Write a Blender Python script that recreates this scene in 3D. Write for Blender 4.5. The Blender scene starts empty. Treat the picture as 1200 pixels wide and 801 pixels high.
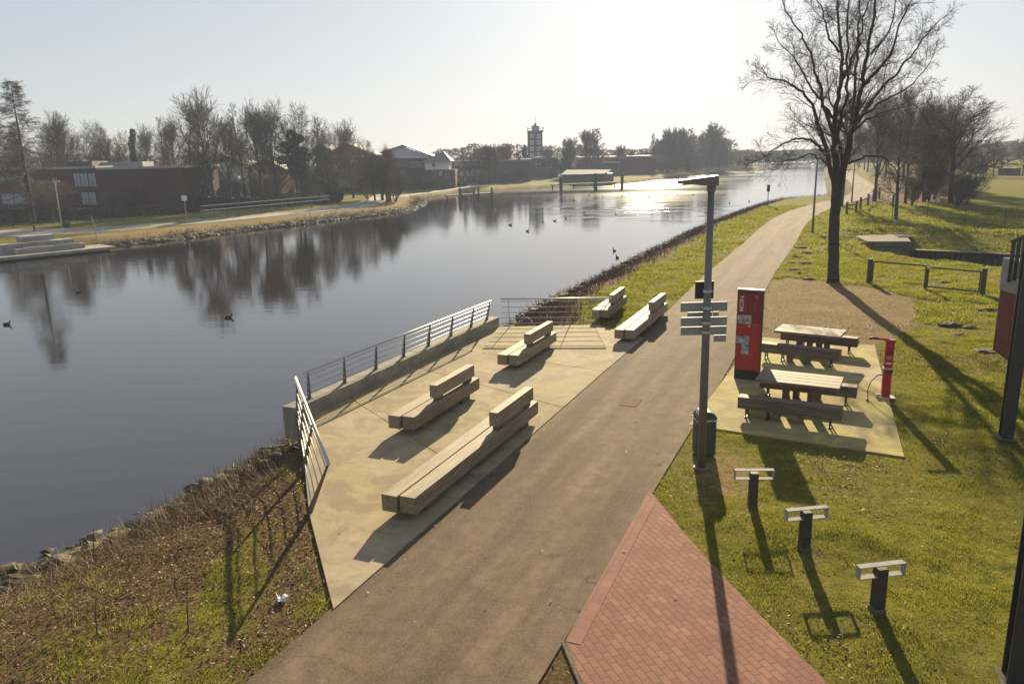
import bpy, bmesh, math, random
import numpy as np
from mathutils import Vector, Matrix, Euler

random.seed(7)
PI = math.pi
scene = bpy.context.scene
COL = scene.collection

# ------------------------------------------------------------------ camera model
F, CX, CY, CAMH = 900.0, 600.0, 400.5, 6.0
PITCH, ROLL = math.radians(13.6), math.radians(1.4)

def ray(u, v):
    a, b = u - CX, v - CY
    c, s = math.cos(ROLL), math.sin(ROLL)
    x, y = (a*c - b*s)/F, (a*s + b*c)/F
    return (x, math.cos(PITCH) - y*math.sin(PITCH), -math.sin(PITCH) - y*math.cos(PITCH))

def at(u, v, z=0.0):
    """where the sight line through (u,v) of the survey photo meets the level z"""
    d = ray(u, v); t = (z - CAMH)/d[2]
    return (d[0]*t, d[1]*t, z)

ZL = -0.6                                           # level of the far bank
def atl(u, v, z=0.0): return at(u, v, z + ZL)

def W(u, v, Y):
    """the point of that sight line at distance Y"""
    d = ray(u, v); t = Y/d[1]
    return (d[0]*t, Y, CAMH + d[2]*t)

cam_d = bpy.data.cameras.new('camera')
cam = bpy.data.objects.new('camera', cam_d); COL.objects.link(cam)
cam_d.sensor_width = 36; cam_d.lens = 27.0; cam_d.clip_end = 5000; cam_d.clip_start = 0.1
cam.matrix_world = (Matrix.Translation((0, 0, CAMH)) @ Matrix.Rotation(PI/2 - PITCH, 4, 'X')
                    @ Matrix.Rotation(-ROLL, 4, 'Z'))
scene.camera = cam

# ------------------------------------------------------------------ light and sky
SUN_AZ, SUN_EL = math.radians(10.5), math.radians(18.0)
sdir = Vector((math.sin(SUN_AZ)*math.cos(SUN_EL), math.cos(SUN_AZ)*math.cos(SUN_EL), math.sin(SUN_EL)))
sl = bpy.data.lights.new('sun', 'SUN'); sl.energy = 5.0; sl.angle = math.radians(0.5); sl.color = (1.0, 0.83, 0.54)
so = bpy.data.objects.new('sun', sl); COL.objects.link(so)
so.rotation_euler = (-sdir).to_track_quat('-Z', 'Y').to_euler(); so.location = sdir*50

world = bpy.data.worlds.new('World'); scene.world = world; world.use_nodes = True
nt = world.node_tree; nt.nodes.clear()
sky = nt.nodes.new('ShaderNodeTexSky'); sky.sky_type = 'NISHITA'; sky.sun_disc = False
sky.sun_elevation = SUN_EL; sky.sun_rotation = SUN_AZ
sky.altitude = 0; sky.air_density = 1.0; sky.dust_density = 0.6; sky.ozone_density = 1.0
bg = nt.nodes.new('ShaderNodeBackground'); bg.inputs['Strength'].default_value = 0.105
hs = nt.nodes.new('ShaderNodeHueSaturation'); hs.inputs['Saturation'].default_value = 0.8
wo = nt.nodes.new('ShaderNodeOutputWorld')
nt.links.new(sky.outputs[0], hs.inputs['Color']); gm_ = nt.nodes.new('ShaderNodeGamma'); gm_.inputs['Gamma'].default_value = 0.42; nt.links.new(hs.outputs[0], gm_.inputs[0]); tn_ = nt.nodes.new('ShaderNodeMix'); tn_.data_type = 'RGBA'; tn_.blend_type = 'MULTIPLY'; tn_.inputs[0].default_value = 1.0; tn_.inputs[7].default_value = (0.97, 1.0, 1.07, 1); nt.links.new(gm_.outputs[0], tn_.inputs[6]); nt.links.new(tn_.outputs[2], bg.inputs[0]); nt.links.new(bg.outputs[0], wo.inputs[0])

scene.view_settings.view_transform = 'Standard'; scene.view_settings.look = 'None'
scene.view_settings.exposure = 1.45; scene.view_settings.gamma = 1.0
scene.render.engine = 'CYCLES'
scene.cycles.use_denoising = True
scene.cycles.max_bounces = 6; scene.cycles.diffuse_bounces = 3; scene.cycles.glossy_bounces = 3
scene.cycles.transmission_bounces = 3; scene.cycles.transparent_max_bounces = 8; scene.cycles.volume_bounces = 0
scene.cycles.sample_clamp_indirect = 4.0
scene.cycles.sample_clamp_direct = 40.0

# ------------------------------------------------------------------ materials
def ramp(nt, fac, stops):
    r = nt.nodes.new('ShaderNodeValToRGB'); e = r.color_ramp.elements
    while len(e) < len(stops): e.new(0.5)
    for k, (p, c) in enumerate(stops):
        e[k].position = p; e[k].color = (*c, 1) if len(c) == 3 else c
    nt.links.new(fac, r.inputs[0]); return r.outputs[0]

def nz(nt, coord, scale, detail=6, rough=0.6, stretch=None, dist=0.0):
    if stretch is not None:
        m = nt.nodes.new('ShaderNodeMapping'); m.inputs['Scale'].default_value = stretch
        nt.links.new(coord, m.inputs[0]); coord = m.outputs[0]
    n = nt.nodes.new('ShaderNodeTexNoise'); n.inputs['Scale'].default_value = scale
    n.inputs['Detail'].default_value = detail; n.inputs['Roughness'].default_value = rough
    n.inputs['Distortion'].default_value = dist
    nt.links.new(coord, n.inputs['Vector']); return n.outputs['Fac']

def mix(nt, fac, a, b, kind='MIX'):
    m = nt.nodes.new('ShaderNodeMix'); m.data_type = 'RGBA'; m.blend_type = kind
    for s, v in ((m.inputs[0], fac), (m.inputs[6], a), (m.inputs[7], b)):
        if hasattr(v, 'is_linked'): nt.links.new(v, s)
        elif isinstance(v, (int, float)): s.default_value = v
        else: s.default_value = (*v, 1) if len(v) == 3 else v
    return m.outputs[2]

def mth(nt, op, a, b=None, clamp=False):
    m = nt.nodes.new('ShaderNodeMath'); m.operation = op; m.use_clamp = clamp
    for s, v in ((m.inputs[0], a), (m.inputs[1], b)):
        if v is None: continue
        if hasattr(v, 'is_linked'): nt.links.new(v, s)
        else: s.default_value = v
    return m.outputs[0]

def base_mat(name):
    m = bpy.data.materials.new(name); m.use_nodes = True
    nt = m.node_tree; b = nt.nodes['Principled BSDF']
    return m, nt, b

def coords(nt, kind='Object'):
    return nt.nodes.new('ShaderNodeTexCoord').outputs[kind]

def gpos(nt):
    return nt.nodes.new('ShaderNodeNewGeometry').outputs['Position']

def bump(nt, b, h, strength=0.4, dist=0.02):
    n = nt.nodes.new('ShaderNodeBump'); n.inputs['Strength'].default_value = strength; n.inputs['Distance'].default_value = dist
    nt.links.new(h, n.inputs['Height']); nt.links.new(n.outputs[0], b.inputs['Normal'])

def simple(name, c1, c2=None, scale=6.0, rough=0.7, metal=0.0, bmp=0.2, stretch=None, spec=None, world=False, detail=6):
    m, nt, b = base_mat(name)
    c2 = c2 or tuple(x*0.72 for x in c1)
    co = gpos(nt) if world else coords(nt)
    n = nz(nt, co, scale, detail, 0.65, stretch)
    nt.links.new(ramp(nt, n, [(0.3, c2), (0.7, c1)]), b.inputs['Base Color'])
    b.inputs['Roughness'].default_value = rough; b.inputs['Metallic'].default_value = metal
    if spec is not None: b.inputs['Specular IOR Level'].default_value = spec
    if bmp: bump(nt, b, n, bmp, 0.01)
    return m

M = {}
M['steel'] = simple('galvanised_steel', (0.55, 0.53, 0.51), (0.44, 0.43, 0.41), 18, 0.5, 0.2, 0.05)
M['frame_metal'] = simple('frame_metal', (0.34, 0.34, 0.33), (0.26, 0.26, 0.25), 12, 0.85, 0.0, 0.03, spec=0.1)
M['fin_steel'] = simple('fin_steel', (0.17, 0.14, 0.12), (0.12, 0.10, 0.085), 14, 0.5, 0.2, 0.05)
M['dark_steel'] = simple('dark_steel', (0.06, 0.055, 0.05), (0.04, 0.037, 0.034), 14, 0.5, 0.3, 0.05)
M['post_paint'] = simple('brown_grey_paint', (0.19, 0.17, 0.155), (0.14, 0.128, 0.118), 9, 0.5, 0.1, 0.05)
M['green_paint'] = simple('dark_green_paint', (0.022, 0.038, 0.025), (0.015, 0.026, 0.018), 9, 0.45, 0.0, 0.05)
M['gate_paint'] = simple('grey_green_paint', (0.06, 0.075, 0.065), (0.04, 0.05, 0.045), 9, 0.5, 0.2, 0.05)
M['sign_back'] = simple('sign_back_aluminium', (0.36, 0.36, 0.36), (0.27, 0.27, 0.275), 5, 0.55, 0.3, 0.03)
M['red_paint'] = simple('red_paint', (0.42, 0.02, 0.025), (0.34, 0.015, 0.02), 8, 0.4, 0.0, 0.03)
M['red_panel'] = simple('red_panel', (0.36, 0.02, 0.015), (0.31, 0.016, 0.013), 3, 0.35, 0.0, 0.0)
M['dark_red'] = simple('dark_red_panel', (0.22, 0.014, 0.012), None, 3, 0.35, 0.0, 0.0)
M['print_white'] = simple('print_white', (0.75, 0.68, 0.66), None, 3, 0.5, 0.0, 0.0)
M['print_pink'] = simple('print_pink', (0.55, 0.16, 0.15), None, 3, 0.5, 0.0, 0.0)
M['print_yellow'] = simple('print_yellow', (0.75, 0.42, 0.03), None, 3, 0.5, 0.0, 0.0)
M['photo_print'] = simple('photo_print', (0.5, 0.52, 0.52), (0.05, 0.06, 0.05), 9, 0.5, 0.0, 0.0, detail=3)
M['cover_plate'] = simple('cover_plate', (0.17, 0.105, 0.07), (0.11, 0.068, 0.045), 20, 0.95, 0.0, 0.2, spec=0.1)
M['black'] = simple('black_rubber', (0.02, 0.02, 0.02), (0.012, 0.012, 0.012), 10, 0.6, 0.0, 0.05)
M['white_paint'] = simple('white_paint', (0.75, 0.75, 0.74), (0.62, 0.62, 0.61), 2, 0.5, 0.0, 0.05)
M['plaster'] = simple('pale_plaster', (0.62, 0.62, 0.64), (0.5, 0.5, 0.52), 0.6, 0.8, 0.0, 0.05)
M['roof_grey'] = simple('grey_roof', (0.16, 0.16, 0.17), (0.10, 0.10, 0.11), 1.2, 0.6, 0.0, 0.2)
M['roof_brown'] = simple('brown_roof', (0.10, 0.075, 0.065), (0.07, 0.05, 0.045), 1.2, 0.7, 0.0, 0.2)
M['roof_pale'] = simple('pale_metal_roof', (0.36, 0.35, 0.34), (0.25, 0.25, 0.25), 1.0, 0.7, 0.0, 0.1)
M['glass'] = simple('window_glass', (0.08, 0.09, 0.10), (0.05, 0.055, 0.06), 0.8, 0.08, 0.0, 0.0)
M['pane_pale'] = simple('pale_window', (0.36, 0.38, 0.42), (0.24, 0.26, 0.29), 0.5, 0.2, 0.0, 0.0)
M['boat_roof'] = simple('boathouse_roof', (0.15, 0.145, 0.14), (0.10, 0.098, 0.095), 1.0, 0.9, 0.0, 0.1, spec=0.1)
M['bin_green'] = simple('bin_green', (0.055, 0.075, 0.055), (0.04, 0.055, 0.04), 9, 0.6, 0.0, 0.05)
M['shed_wall'] = simple('shed_boards', (0.10, 0.08, 0.065), (0.07, 0.055, 0.045), 1.5, 0.8, 0.0, 0.1)
M['timber_dark'] = simple('wet_dark_timber', (0.075, 0.062, 0.05), (0.04, 0.034, 0.028), 4, 0.8, 0.0, 0.4, (4, 4, 0.5))
M['bark'] = simple('bark', (0.062, 0.045, 0.034), (0.03, 0.022, 0.018), 7, 0.9, 0.0, 0.8, (3, 3, 0.6), world=False)
M['twig'] = simple('twigs', (0.105, 0.064, 0.040), (0.055, 0.035, 0.024), 1.2, 0.9, 0.0, 0.0, world=True)
M['twig_pale'] = simple('pale_twigs', (0.15, 0.115, 0.075), (0.085, 0.062, 0.042), 1.2, 0.9, 0.0, 0.0, world=True)
M['soil'] = simple('dark_soil', (0.06, 0.042, 0.028), (0.03, 0.022, 0.016), 9, 0.95, 0.0, 0.8)
M['car_dark'] = simple('dark_car_paint', (0.03, 0.032, 0.04), None, 3, 0.25, 0.3, 0.0)
M['car_white'] = simple('white_car_paint', (0.7, 0.7, 0.7), None, 3, 0.3, 0.0, 0.0)
M['duck_dark'] = simple('dark_plumage', (0.035, 0.028, 0.024), (0.018, 0.015, 0.014), 14, 0.7, 0.0, 0.1)
M['duck_brown'] = simple('brown_plumage', (0.13, 0.095, 0.065), (0.06, 0.043, 0.03), 20, 0.8, 0.0, 0.1)
M['beak'] = simple('beak', (0.45, 0.33, 0.1), None, 10, 0.5, 0.0, 0.0)

def wood_mat(name, pale, dark, stain):
    m, nt, b = base_mat(name); co = coords(nt)
    rnd = nt.nodes.new('ShaderNodeObjectInfo').outputs['Random']
    ad = nt.nodes.new('ShaderNodeVectorMath'); ad.operation = 'ADD'; nt.links.new(co, ad.inputs[0])
    cx = nt.nodes.new('ShaderNodeCombineXYZ'); nt.links.new(mth(nt, 'MULTIPLY', rnd, 40.0), cx.inputs[0]); nt.links.new(rnd, cx.inputs[1])
    nt.links.new(cx.outputs[0], ad.inputs[1]); co = ad.outputs[0]
    g = nz(nt, co, 1.0, 8, 0.7, (1.2, 26, 26), 0.6)
    g2 = nz(nt, co, 1.0, 5, 0.6, (2.5, 70, 70), 0.2)
    big = nz(nt, co, 1.3, 4, 0.6)
    c = ramp(nt, g, [(0.32, tuple(x*0.7 for x in dark)), (0.46, dark), (0.55, tuple((p+q)/2 for p, q in zip(pale, dark))), (0.68, pale)])
    c = mix(nt, mth(nt, 'MULTIPLY', ramp(nt, g2, [(0.35, (1, 1, 1)), (0.5, (0, 0, 0))]), 0.55), c, tuple(x*0.35 for x in dark))
    c = mix(nt, mth(nt, 'MULTIPLY', ramp(nt, big, [(0.45, (0, 0, 0)), (0.62, (1, 1, 1))]), 0.6), c, stain)
    v_ = mth(nt, 'ADD', 0.78, mth(nt, 'MULTIPLY', rnd, 0.35)); cc_ = nt.nodes.new('ShaderNodeCombineColor'); [nt.links.new(v_, cc_.inputs[i]) for i in range(3)]
    c = mix(nt, 1.0, c, cc_.outputs[0], 'MULTIPLY')
    nt.links.new(c, b.inputs['Base Color']); b.inputs['Roughness'].default_value = 0.75
    bump(nt, b, g, 0.5, 0.006); return m
M['beam'] = wood_mat('weathered_oak', (0.44, 0.35, 0.235), (0.23, 0.17, 0.105), (0.24, 0.185, 0.105))
M['beam_grey'] = wood_mat('grey_timber', (0.24, 0.18, 0.125), (0.10, 0.074, 0.053), (0.13, 0.098, 0.068))
M['table_wood'] = wood_mat('table_planks', (0.34, 0.26, 0.175), (0.18, 0.132, 0.085), (0.20, 0.15, 0.095))
M['post_wood'] = wood_mat('dark_post_wood', (0.10, 0.072, 0.05), (0.05, 0.036, 0.026), (0.06, 0.05, 0.03))

def concrete(name, pale, dark, moss=0.5, mossc=(0.27, 0.225, 0.04), lines=False):
    m, nt, b = base_mat(name); p = gpos(nt)
    f = nz(nt, p, 26, 6, 0.75); mid = nz(nt, p, 1.7, 6, 0.6); big = nz(nt, p, 0.42, 5, 0.62)
    c = ramp(nt, mid, [(0.28, dark), (0.72, pale)])
    c = mix(nt, mth(nt, 'MULTIPLY', ramp(nt, f, [(0.25, (1, 1, 1)), (0.55, (0, 0, 0))]), 0.4), c, tuple(x*0.5 for x in dark))
    if moss:
        mm = mth(nt, 'MULTIPLY', ramp(nt, big, [(0.40, (0, 0, 0)), (0.56, (1, 1, 1))]), ramp(nt, nz(nt, p, 5.5, 5, 0.7), [(0.3, (0, 0, 0)), (0.62, (1, 1, 1))]))
        c = mix(nt, mth(nt, 'MULTIPLY', mm, moss), c, mossc)
    st = nz(nt, p, 0.9, 7, 0.68, None, 0.8)
    c = mix(nt, mth(nt, 'MULTIPLY', ramp(nt, st, [(0.47, (0, 0, 0)), (0.56, (1, 1, 1))]), 0.6), c, tuple(x*0.66 for x in dark))
    sp = nz(nt, p, 60, 2, 0.5)
    c = mix(nt, mth(nt, 'MULTIPLY', ramp(nt, sp, [(0.72, (0, 0, 0)), (0.76, (1, 1, 1))]), 0.7), c, (0.05, 0.04, 0.03))
    if lines:
        w = nt.nodes.new('ShaderNodeTexWave'); w.wave_type = 'BANDS'; w.bands_direction = 'X'
        mp = nt.nodes.new('ShaderNodeMapping'); mp.inputs['Rotation'].default_value = (0, 0, math.radians(-66)+PI/2)
        nt.links.new(p, mp.inputs[0]); nt.links.new(mp.outputs[0], w.inputs[0]); w.inputs['Scale'].default_value = 9; w.inputs['Distortion'].default_value = 1.2
        w.inputs['Detail'].default_value = 3
        c = mix(nt, mth(nt, 'MULTIPLY', w.outputs['Fac'], 0.14), c, dark)
    nt.links.new(c, b.inputs['Base Color']); b.inputs['Roughness'].default_value = 0.9; b.inputs['Specular IOR Level'].default_value = 0.12
    bump(nt, b, f, 0.35, 0.008); return m
M['terrace'] = concrete('terrace_concrete', (0.43, 0.35, 0.24), (0.305, 0.245, 0.168), 0.5, lines=True)
M['pad'] = concrete('pad_concrete', (0.43, 0.335, 0.20), (0.32, 0.25, 0.145), 1.0, (0.38, 0.335, 0.035))
M['wall_concrete'] = concrete('wall_concrete', (0.40, 0.37, 0.31), (0.28, 0.25, 0.20), 0.3, (0.16, 0.14, 0.05))
M['grey_concrete'] = concrete('grey_concrete', (0.42, 0.41, 0.40), (0.32, 0.31, 0.30), 0.2)
M['quay_paving'] = concrete('quay_paving', (0.40, 0.36, 0.32), (0.30, 0.27, 0.235), 0.2)
M['old_concrete'] = concrete('old_concrete', (0.19, 0.165, 0.125), (0.115, 0.10, 0.078), 0.5, (0.12, 0.11, 0.03))

def asphalt():
    m, nt, b = base_mat('brown_asphalt'); p = gpos(nt)
    mp = nt.nodes.new('ShaderNodeMapping'); mp.inputs['Rotation'].default_value = (0, 0, math.radians(24)); nt.links.new(p, mp.inputs[0])
    q = mp.outputs[0]
    streak = nz(nt, q, 1.0, 5, 0.6, (1.6, 0.10, 1))
    f = nz(nt, p, 48, 5, 0.8); mid = nz(nt, p, 3.2, 6, 0.7)
    c = ramp(nt, streak, [(0.36, (0.085, 0.056, 0.035)), (0.64, (0.20, 0.145, 0.100))])
    c = mix(nt, mth(nt, 'MULTIPLY', ramp(nt, mid, [(0.35, (1, 1, 1)), (0.6, (0, 0, 0))]), 0.6), c, (0.055, 0.040, 0.031))
    c = mix(nt, mth(nt, 'MULTIPLY', ramp(nt, f, [(0.4, (0, 0, 0)), (0.68, (1, 1, 1))]), 0.5), c, (0.33, 0.25, 0.17))
    pt = nz(nt, p, 0.55, 7, 0.7, None, 1.2)
    c = mix(nt, mth(nt, 'MULTIPLY', ramp(nt, pt, [(0.45, (0, 0, 0)), (0.56, (1, 1, 1))]), 0.2), c, (0.065, 0.045, 0.033))
    wv = nt.nodes.new('ShaderNodeVectorMath'); wv.operation = 'ADD'; nt.links.new(p, wv.inputs[0])
    nn = nt.nodes.new('ShaderNodeTexNoise'); nn.inputs['Scale'].default_value = 1.3; nn.inputs['Detail'].default_value = 6; nt.links.new(p, nn.inputs['Vector']); nt.links.new(nn.outputs['Color'], wv.inputs[1])
    ck = nt.nodes.new('ShaderNodeTexVoronoi'); ck.feature = 'DISTANCE_TO_EDGE'; ck.inputs['Scale'].default_value = 0.42; nt.links.new(wv.outputs[0], ck.inputs['Vector'])
    cm = mth(nt, 'MULTIPLY', ramp(nt, ck.outputs['Distance'], [(0.002, (1, 1, 1)), (0.007, (0, 0, 0))]), ramp(nt, nz(nt, p, 0.3, 3, 0.5), [(0.5, (0, 0, 0)), (0.6, (1, 1, 1))]))
    c = mix(nt, mth(nt, 'MULTIPLY', cm, 0.7), c, (0.03, 0.022, 0.017))
    v = nt.nodes.new('ShaderNodeTexVoronoi'); v.inputs['Scale'].default_value = 5.0; nt.links.new(p, v.inputs['Vector'])
    c = mix(nt, mth(nt, 'MULTIPLY', ramp(nt, v.outputs['Distance'], [(0.02, (1, 1, 1)), (0.05, (0, 0, 0))]), 0.6), c, (0.42, 0.36, 0.28))
    nt.links.new(c, b.inputs['Base Color']); b.inputs['Roughness'].default_value = 0.95; b.inputs['Specular IOR Level'].default_value = 0.12
    bump(nt, b, f, 0.7, 0.008); return m
M['asphalt'] = asphalt()

def brick_mat(name, scale, c1, c2, mortar, rot=0.0, bw=0.5, rh=0.25, ms=0.012, offset=0.5, vertical=False, dirt=0.35):
    m, nt, b = base_mat(name); p = gpos(nt) if not vertical else coords(nt)
    mp = nt.nodes.new('ShaderNodeMapping')
    mp.inputs['Rotation'].default_value = (0, 0, rot)
    if vertical:
        sx = nt.nodes.new('ShaderNodeSeparateXYZ'); nt.links.new(p, sx.inputs[0])
        cb = nt.nodes.new('ShaderNodeCombineXYZ'); nt.links.new(mth(nt, 'ADD', sx.outputs[0], sx.outputs[1]), cb.inputs[0]); nt.links.new(sx.outputs[2], cb.inputs[1])
        p = cb.outputs[0]
    nt.links.new(p, mp.inputs[0])
    t = nt.nodes.new('ShaderNodeTexBrick'); nt.links.new(mp.outputs[0], t.inputs['Vector'])
    t.inputs['Scale'].default_value = scale; t.inputs['Brick Width'].default_value = bw; t.inputs['Row Height'].default_value = rh
    t.inputs['Mortar Size'].default_value = ms; t.inputs['Color1'].default_value = (*c1, 1); t.inputs['Color2'].default_value = (*c2, 1)
    t.inputs['Mortar'].default_value = (*mortar, 1); t.offset = offset; t.inputs['Bias'].default_value = 0.0
    n = nz(nt, p, 2.2, 6, 0.65); f = nz(nt, p, 40, 4, 0.7)
    c = mix(nt, mth(nt, 'MULTIPLY', ramp(nt, n, [(0.35, (0, 0, 0)), (0.7, (1, 1, 1))]), dirt), t.outputs['Color'], tuple(x*0.5 for x in c2))
    c = mix(nt, mth(nt, 'MULTIPLY', f, 0.35), c, tuple(min(1, x*1.5) for x in c1))
    nt.links.new(c, b.inputs['Base Color']); b.inputs['Roughness'].default_value = 0.9; b.inputs['Specular IOR Level'].default_value = 0.12
    h = mth(nt, 'SUBTRACT', mth(nt, 'MULTIPLY', f, 0.3), t.outputs['Fac']); bump(nt, b, h, 0.5, 0.006); return m
M['paving_brick'] = brick_mat('red_brick_paving', 1.0, (0.285, 0.140, 0.098), (0.19, 0.092, 0.066), (0.085, 0.062, 0.048), math.radians(70), 0.21, 0.105, 0.009, dirt=0.5)
M['edge_brick'] = brick_mat('red_brick_edging', 1.0, (0.265, 0.138, 0.102), (0.205, 0.105, 0.078), (0.13, 0.085, 0.062), math.radians(-66), 0.21, 0.21, 0.006, 0.0)
M['wall_brick'] = brick_mat('red_brick_wall', 1.0, (0.095, 0.032, 0.027), (0.065, 0.023, 0.02), (0.07, 0.045, 0.04), 0, 0.24, 0.08, 0.008, 0.5, True, 0.2)
M['dark_brick'] = brick_mat('dark_brick_wall', 1.0, (0.11, 0.045, 0.036), (0.075, 0.032, 0.027), (0.12, 0.09, 0.08), 0, 0.24, 0.08, 0.008, 0.5, True, 0.2)
M['pier_brick'] = brick_mat('pier_brick', 1.0, (0.20, 0.065, 0.045), (0.13, 0.042, 0.032), (0.14, 0.10, 0.08), 0, 0.24, 0.08, 0.010, 0.5, True, 0.3)

def ground_mat():
    """grass / bare soil and gravel / leaf litter, chosen by the surveyed cover (attribute cover: R grass, G gravel, B litter)"""
    m, nt, b = base_mat('ground_cover'); p = gpos(nt)
    a = nt.nodes.new('ShaderNodeAttribute'); a.attribute_name = 'cover'
    s = nt.nodes.new('ShaderNodeSeparateColor'); nt.links.new(a.outputs['Color'], s.inputs[0])
    n1 = nz(nt, p, 0.35, 6, 0.65); n2 = nz(nt, p, 3.0, 7, 0.7); n3 = nz(nt, p, 22, 4, 0.8)
    g = ramp(nt, n2, [(0.28, (0.065, 0.078, 0.012)), (0.48, (0.165, 0.16, 0.018)), (0.72, (0.32, 0.25, 0.045))])
    g = mix(nt, mth(nt, 'MULTIPLY', ramp(nt, n1, [(0.4, (0, 0, 0)), (0.65, (1, 1, 1))]), 0.5), g, (0.16, 0.135, 0.05))
    g = mix(nt, mth(nt, 'MULTIPLY', ramp(nt, n3, [(0.34, (1, 1, 1)), (0.5, (0, 0, 0))]), 0.7), g, (0.045, 0.040, 0.014))
    grav = ramp(nt, n3, [(0.3, (0.14, 0.095, 0.045)), (0.55, (0.29, 0.205, 0.105)), (0.75, (0.42, 0.31, 0.17))])
    grav = mix(nt, mth(nt, 'MULTIPLY', ramp(nt, n2, [(0.4, (0, 0, 0)), (0.7, (1, 1, 1))]), 0.35), grav, (0.14, 0.105, 0.065))
    lit = ramp(nt, nz(nt, p, 14, 6, 0.85), [(0.3, (0.045, 0.030, 0.016)), (0.52, (0.125, 0.082, 0.042)), (0.72, (0.25, 0.175, 0.095))])
    wob = mth(nt, 'MULTIPLY', mth(nt, 'SUBTRACT', nz(nt, p, 2.6, 7, 0.75), 0.5), 1.5)
    def edge(ch): return ramp(nt, mth(nt, 'ADD', s.outputs[ch], wob), [(0.42, (0, 0, 0)), (0.58, (1, 1, 1))])
    c = mix(nt, edge(2), g, lit)
    c = mix(nt, edge(1), c, grav)
    nt.links.new(c, b.inputs['Base Color']); b.inputs['Roughness'].default_value = 0.95; b.inputs['Specular IOR Level'].default_value = 0.02
    h = mth(nt, 'ADD', n3, n2); bump(nt, b, h, 0.9, 0.05); return m
M['ground'] = ground_mat()

def leafy(name, stops, trans=0.45):
    m, nt, b = base_mat(name)
    r = nt.nodes.new('ShaderNodeNewGeometry').outputs['Random Per Island']
    n = nz(nt, gpos(nt), 0.8, 4, 0.6)
    f = mth(nt, 'ADD', mth(nt, 'MULTIPLY', r, 0.7), mth(nt, 'MULTIPLY', n, 0.35))
    c = ramp(nt, f, stops); nt.links.new(c, b.inputs['Base Color']); b.inputs['Roughness'].default_value = 0.6
    b.inputs['Specular IOR Level'].default_value = 0.2
    t = nt.nodes.new('ShaderNodeBsdfTranslucent'); nt.links.new(c, t.inputs[0])
    ms = nt.nodes.new('ShaderNodeMixShader'); ms.inputs[0].default_value = trans
    nt.links.new(b.outputs[0], ms.inputs[1]); nt.links.new(t.outputs[0], ms.inputs[2])
    nt.links.new(ms.outputs[0], nt.nodes['Material Output'].inputs[0]); return m
M['grass'] = leafy('grass_blades', [(0.15, (0.085, 0.118, 0.010)), (0.5, (0.18, 0.195, 0.018)), (0.78, (0.30, 0.265, 0.045)), (1.0, (0.42, 0.32, 0.14))], 0.6)
M['litter'] = leafy('dead_leaves', [(0.15, (0.055, 0.032, 0.018)), (0.5, (0.15, 0.088, 0.046)), (0.85, (0.29, 0.19, 0.11)), (1.0, (0.40, 0.29, 0.18))], 0.25)
M['reed'] = leafy('dry_reed', [(0.15, (0.12, 0.082, 0.045)), (0.6, (0.26, 0.19, 0.105)), (1.0, (0.40, 0.31, 0.185))], 0.2)
M['evergreen'] = leafy('dark_evergreen_leaves', [(0.15, (0.016, 0.022, 0.009)), (0.6, (0.034, 0.042, 0.015)), (1.0, (0.075, 0.078, 0.022))], 0.2)
M['ivy'] = leafy('ivy_leaves', [(0.15, (0.04, 0.055, 0.012)), (0.6, (0.085, 0.10, 0.02)), (1.0, (0.2, 0.19, 0.04))], 0.3)
M['scrub'] = leafy('dark_scrub', [(0.15, (0.04, 0.027, 0.02)), (0.6, (0.085, 0.058, 0.042)), (1.0, (0.14, 0.10, 0.07))], 0.2)
M['brush'] = leafy('dead_brush', [(0.15, (0.065, 0.038, 0.026)), (0.6, (0.14, 0.085, 0.055)), (1.0, (0.23, 0.155, 0.095))], 0.25)

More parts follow.
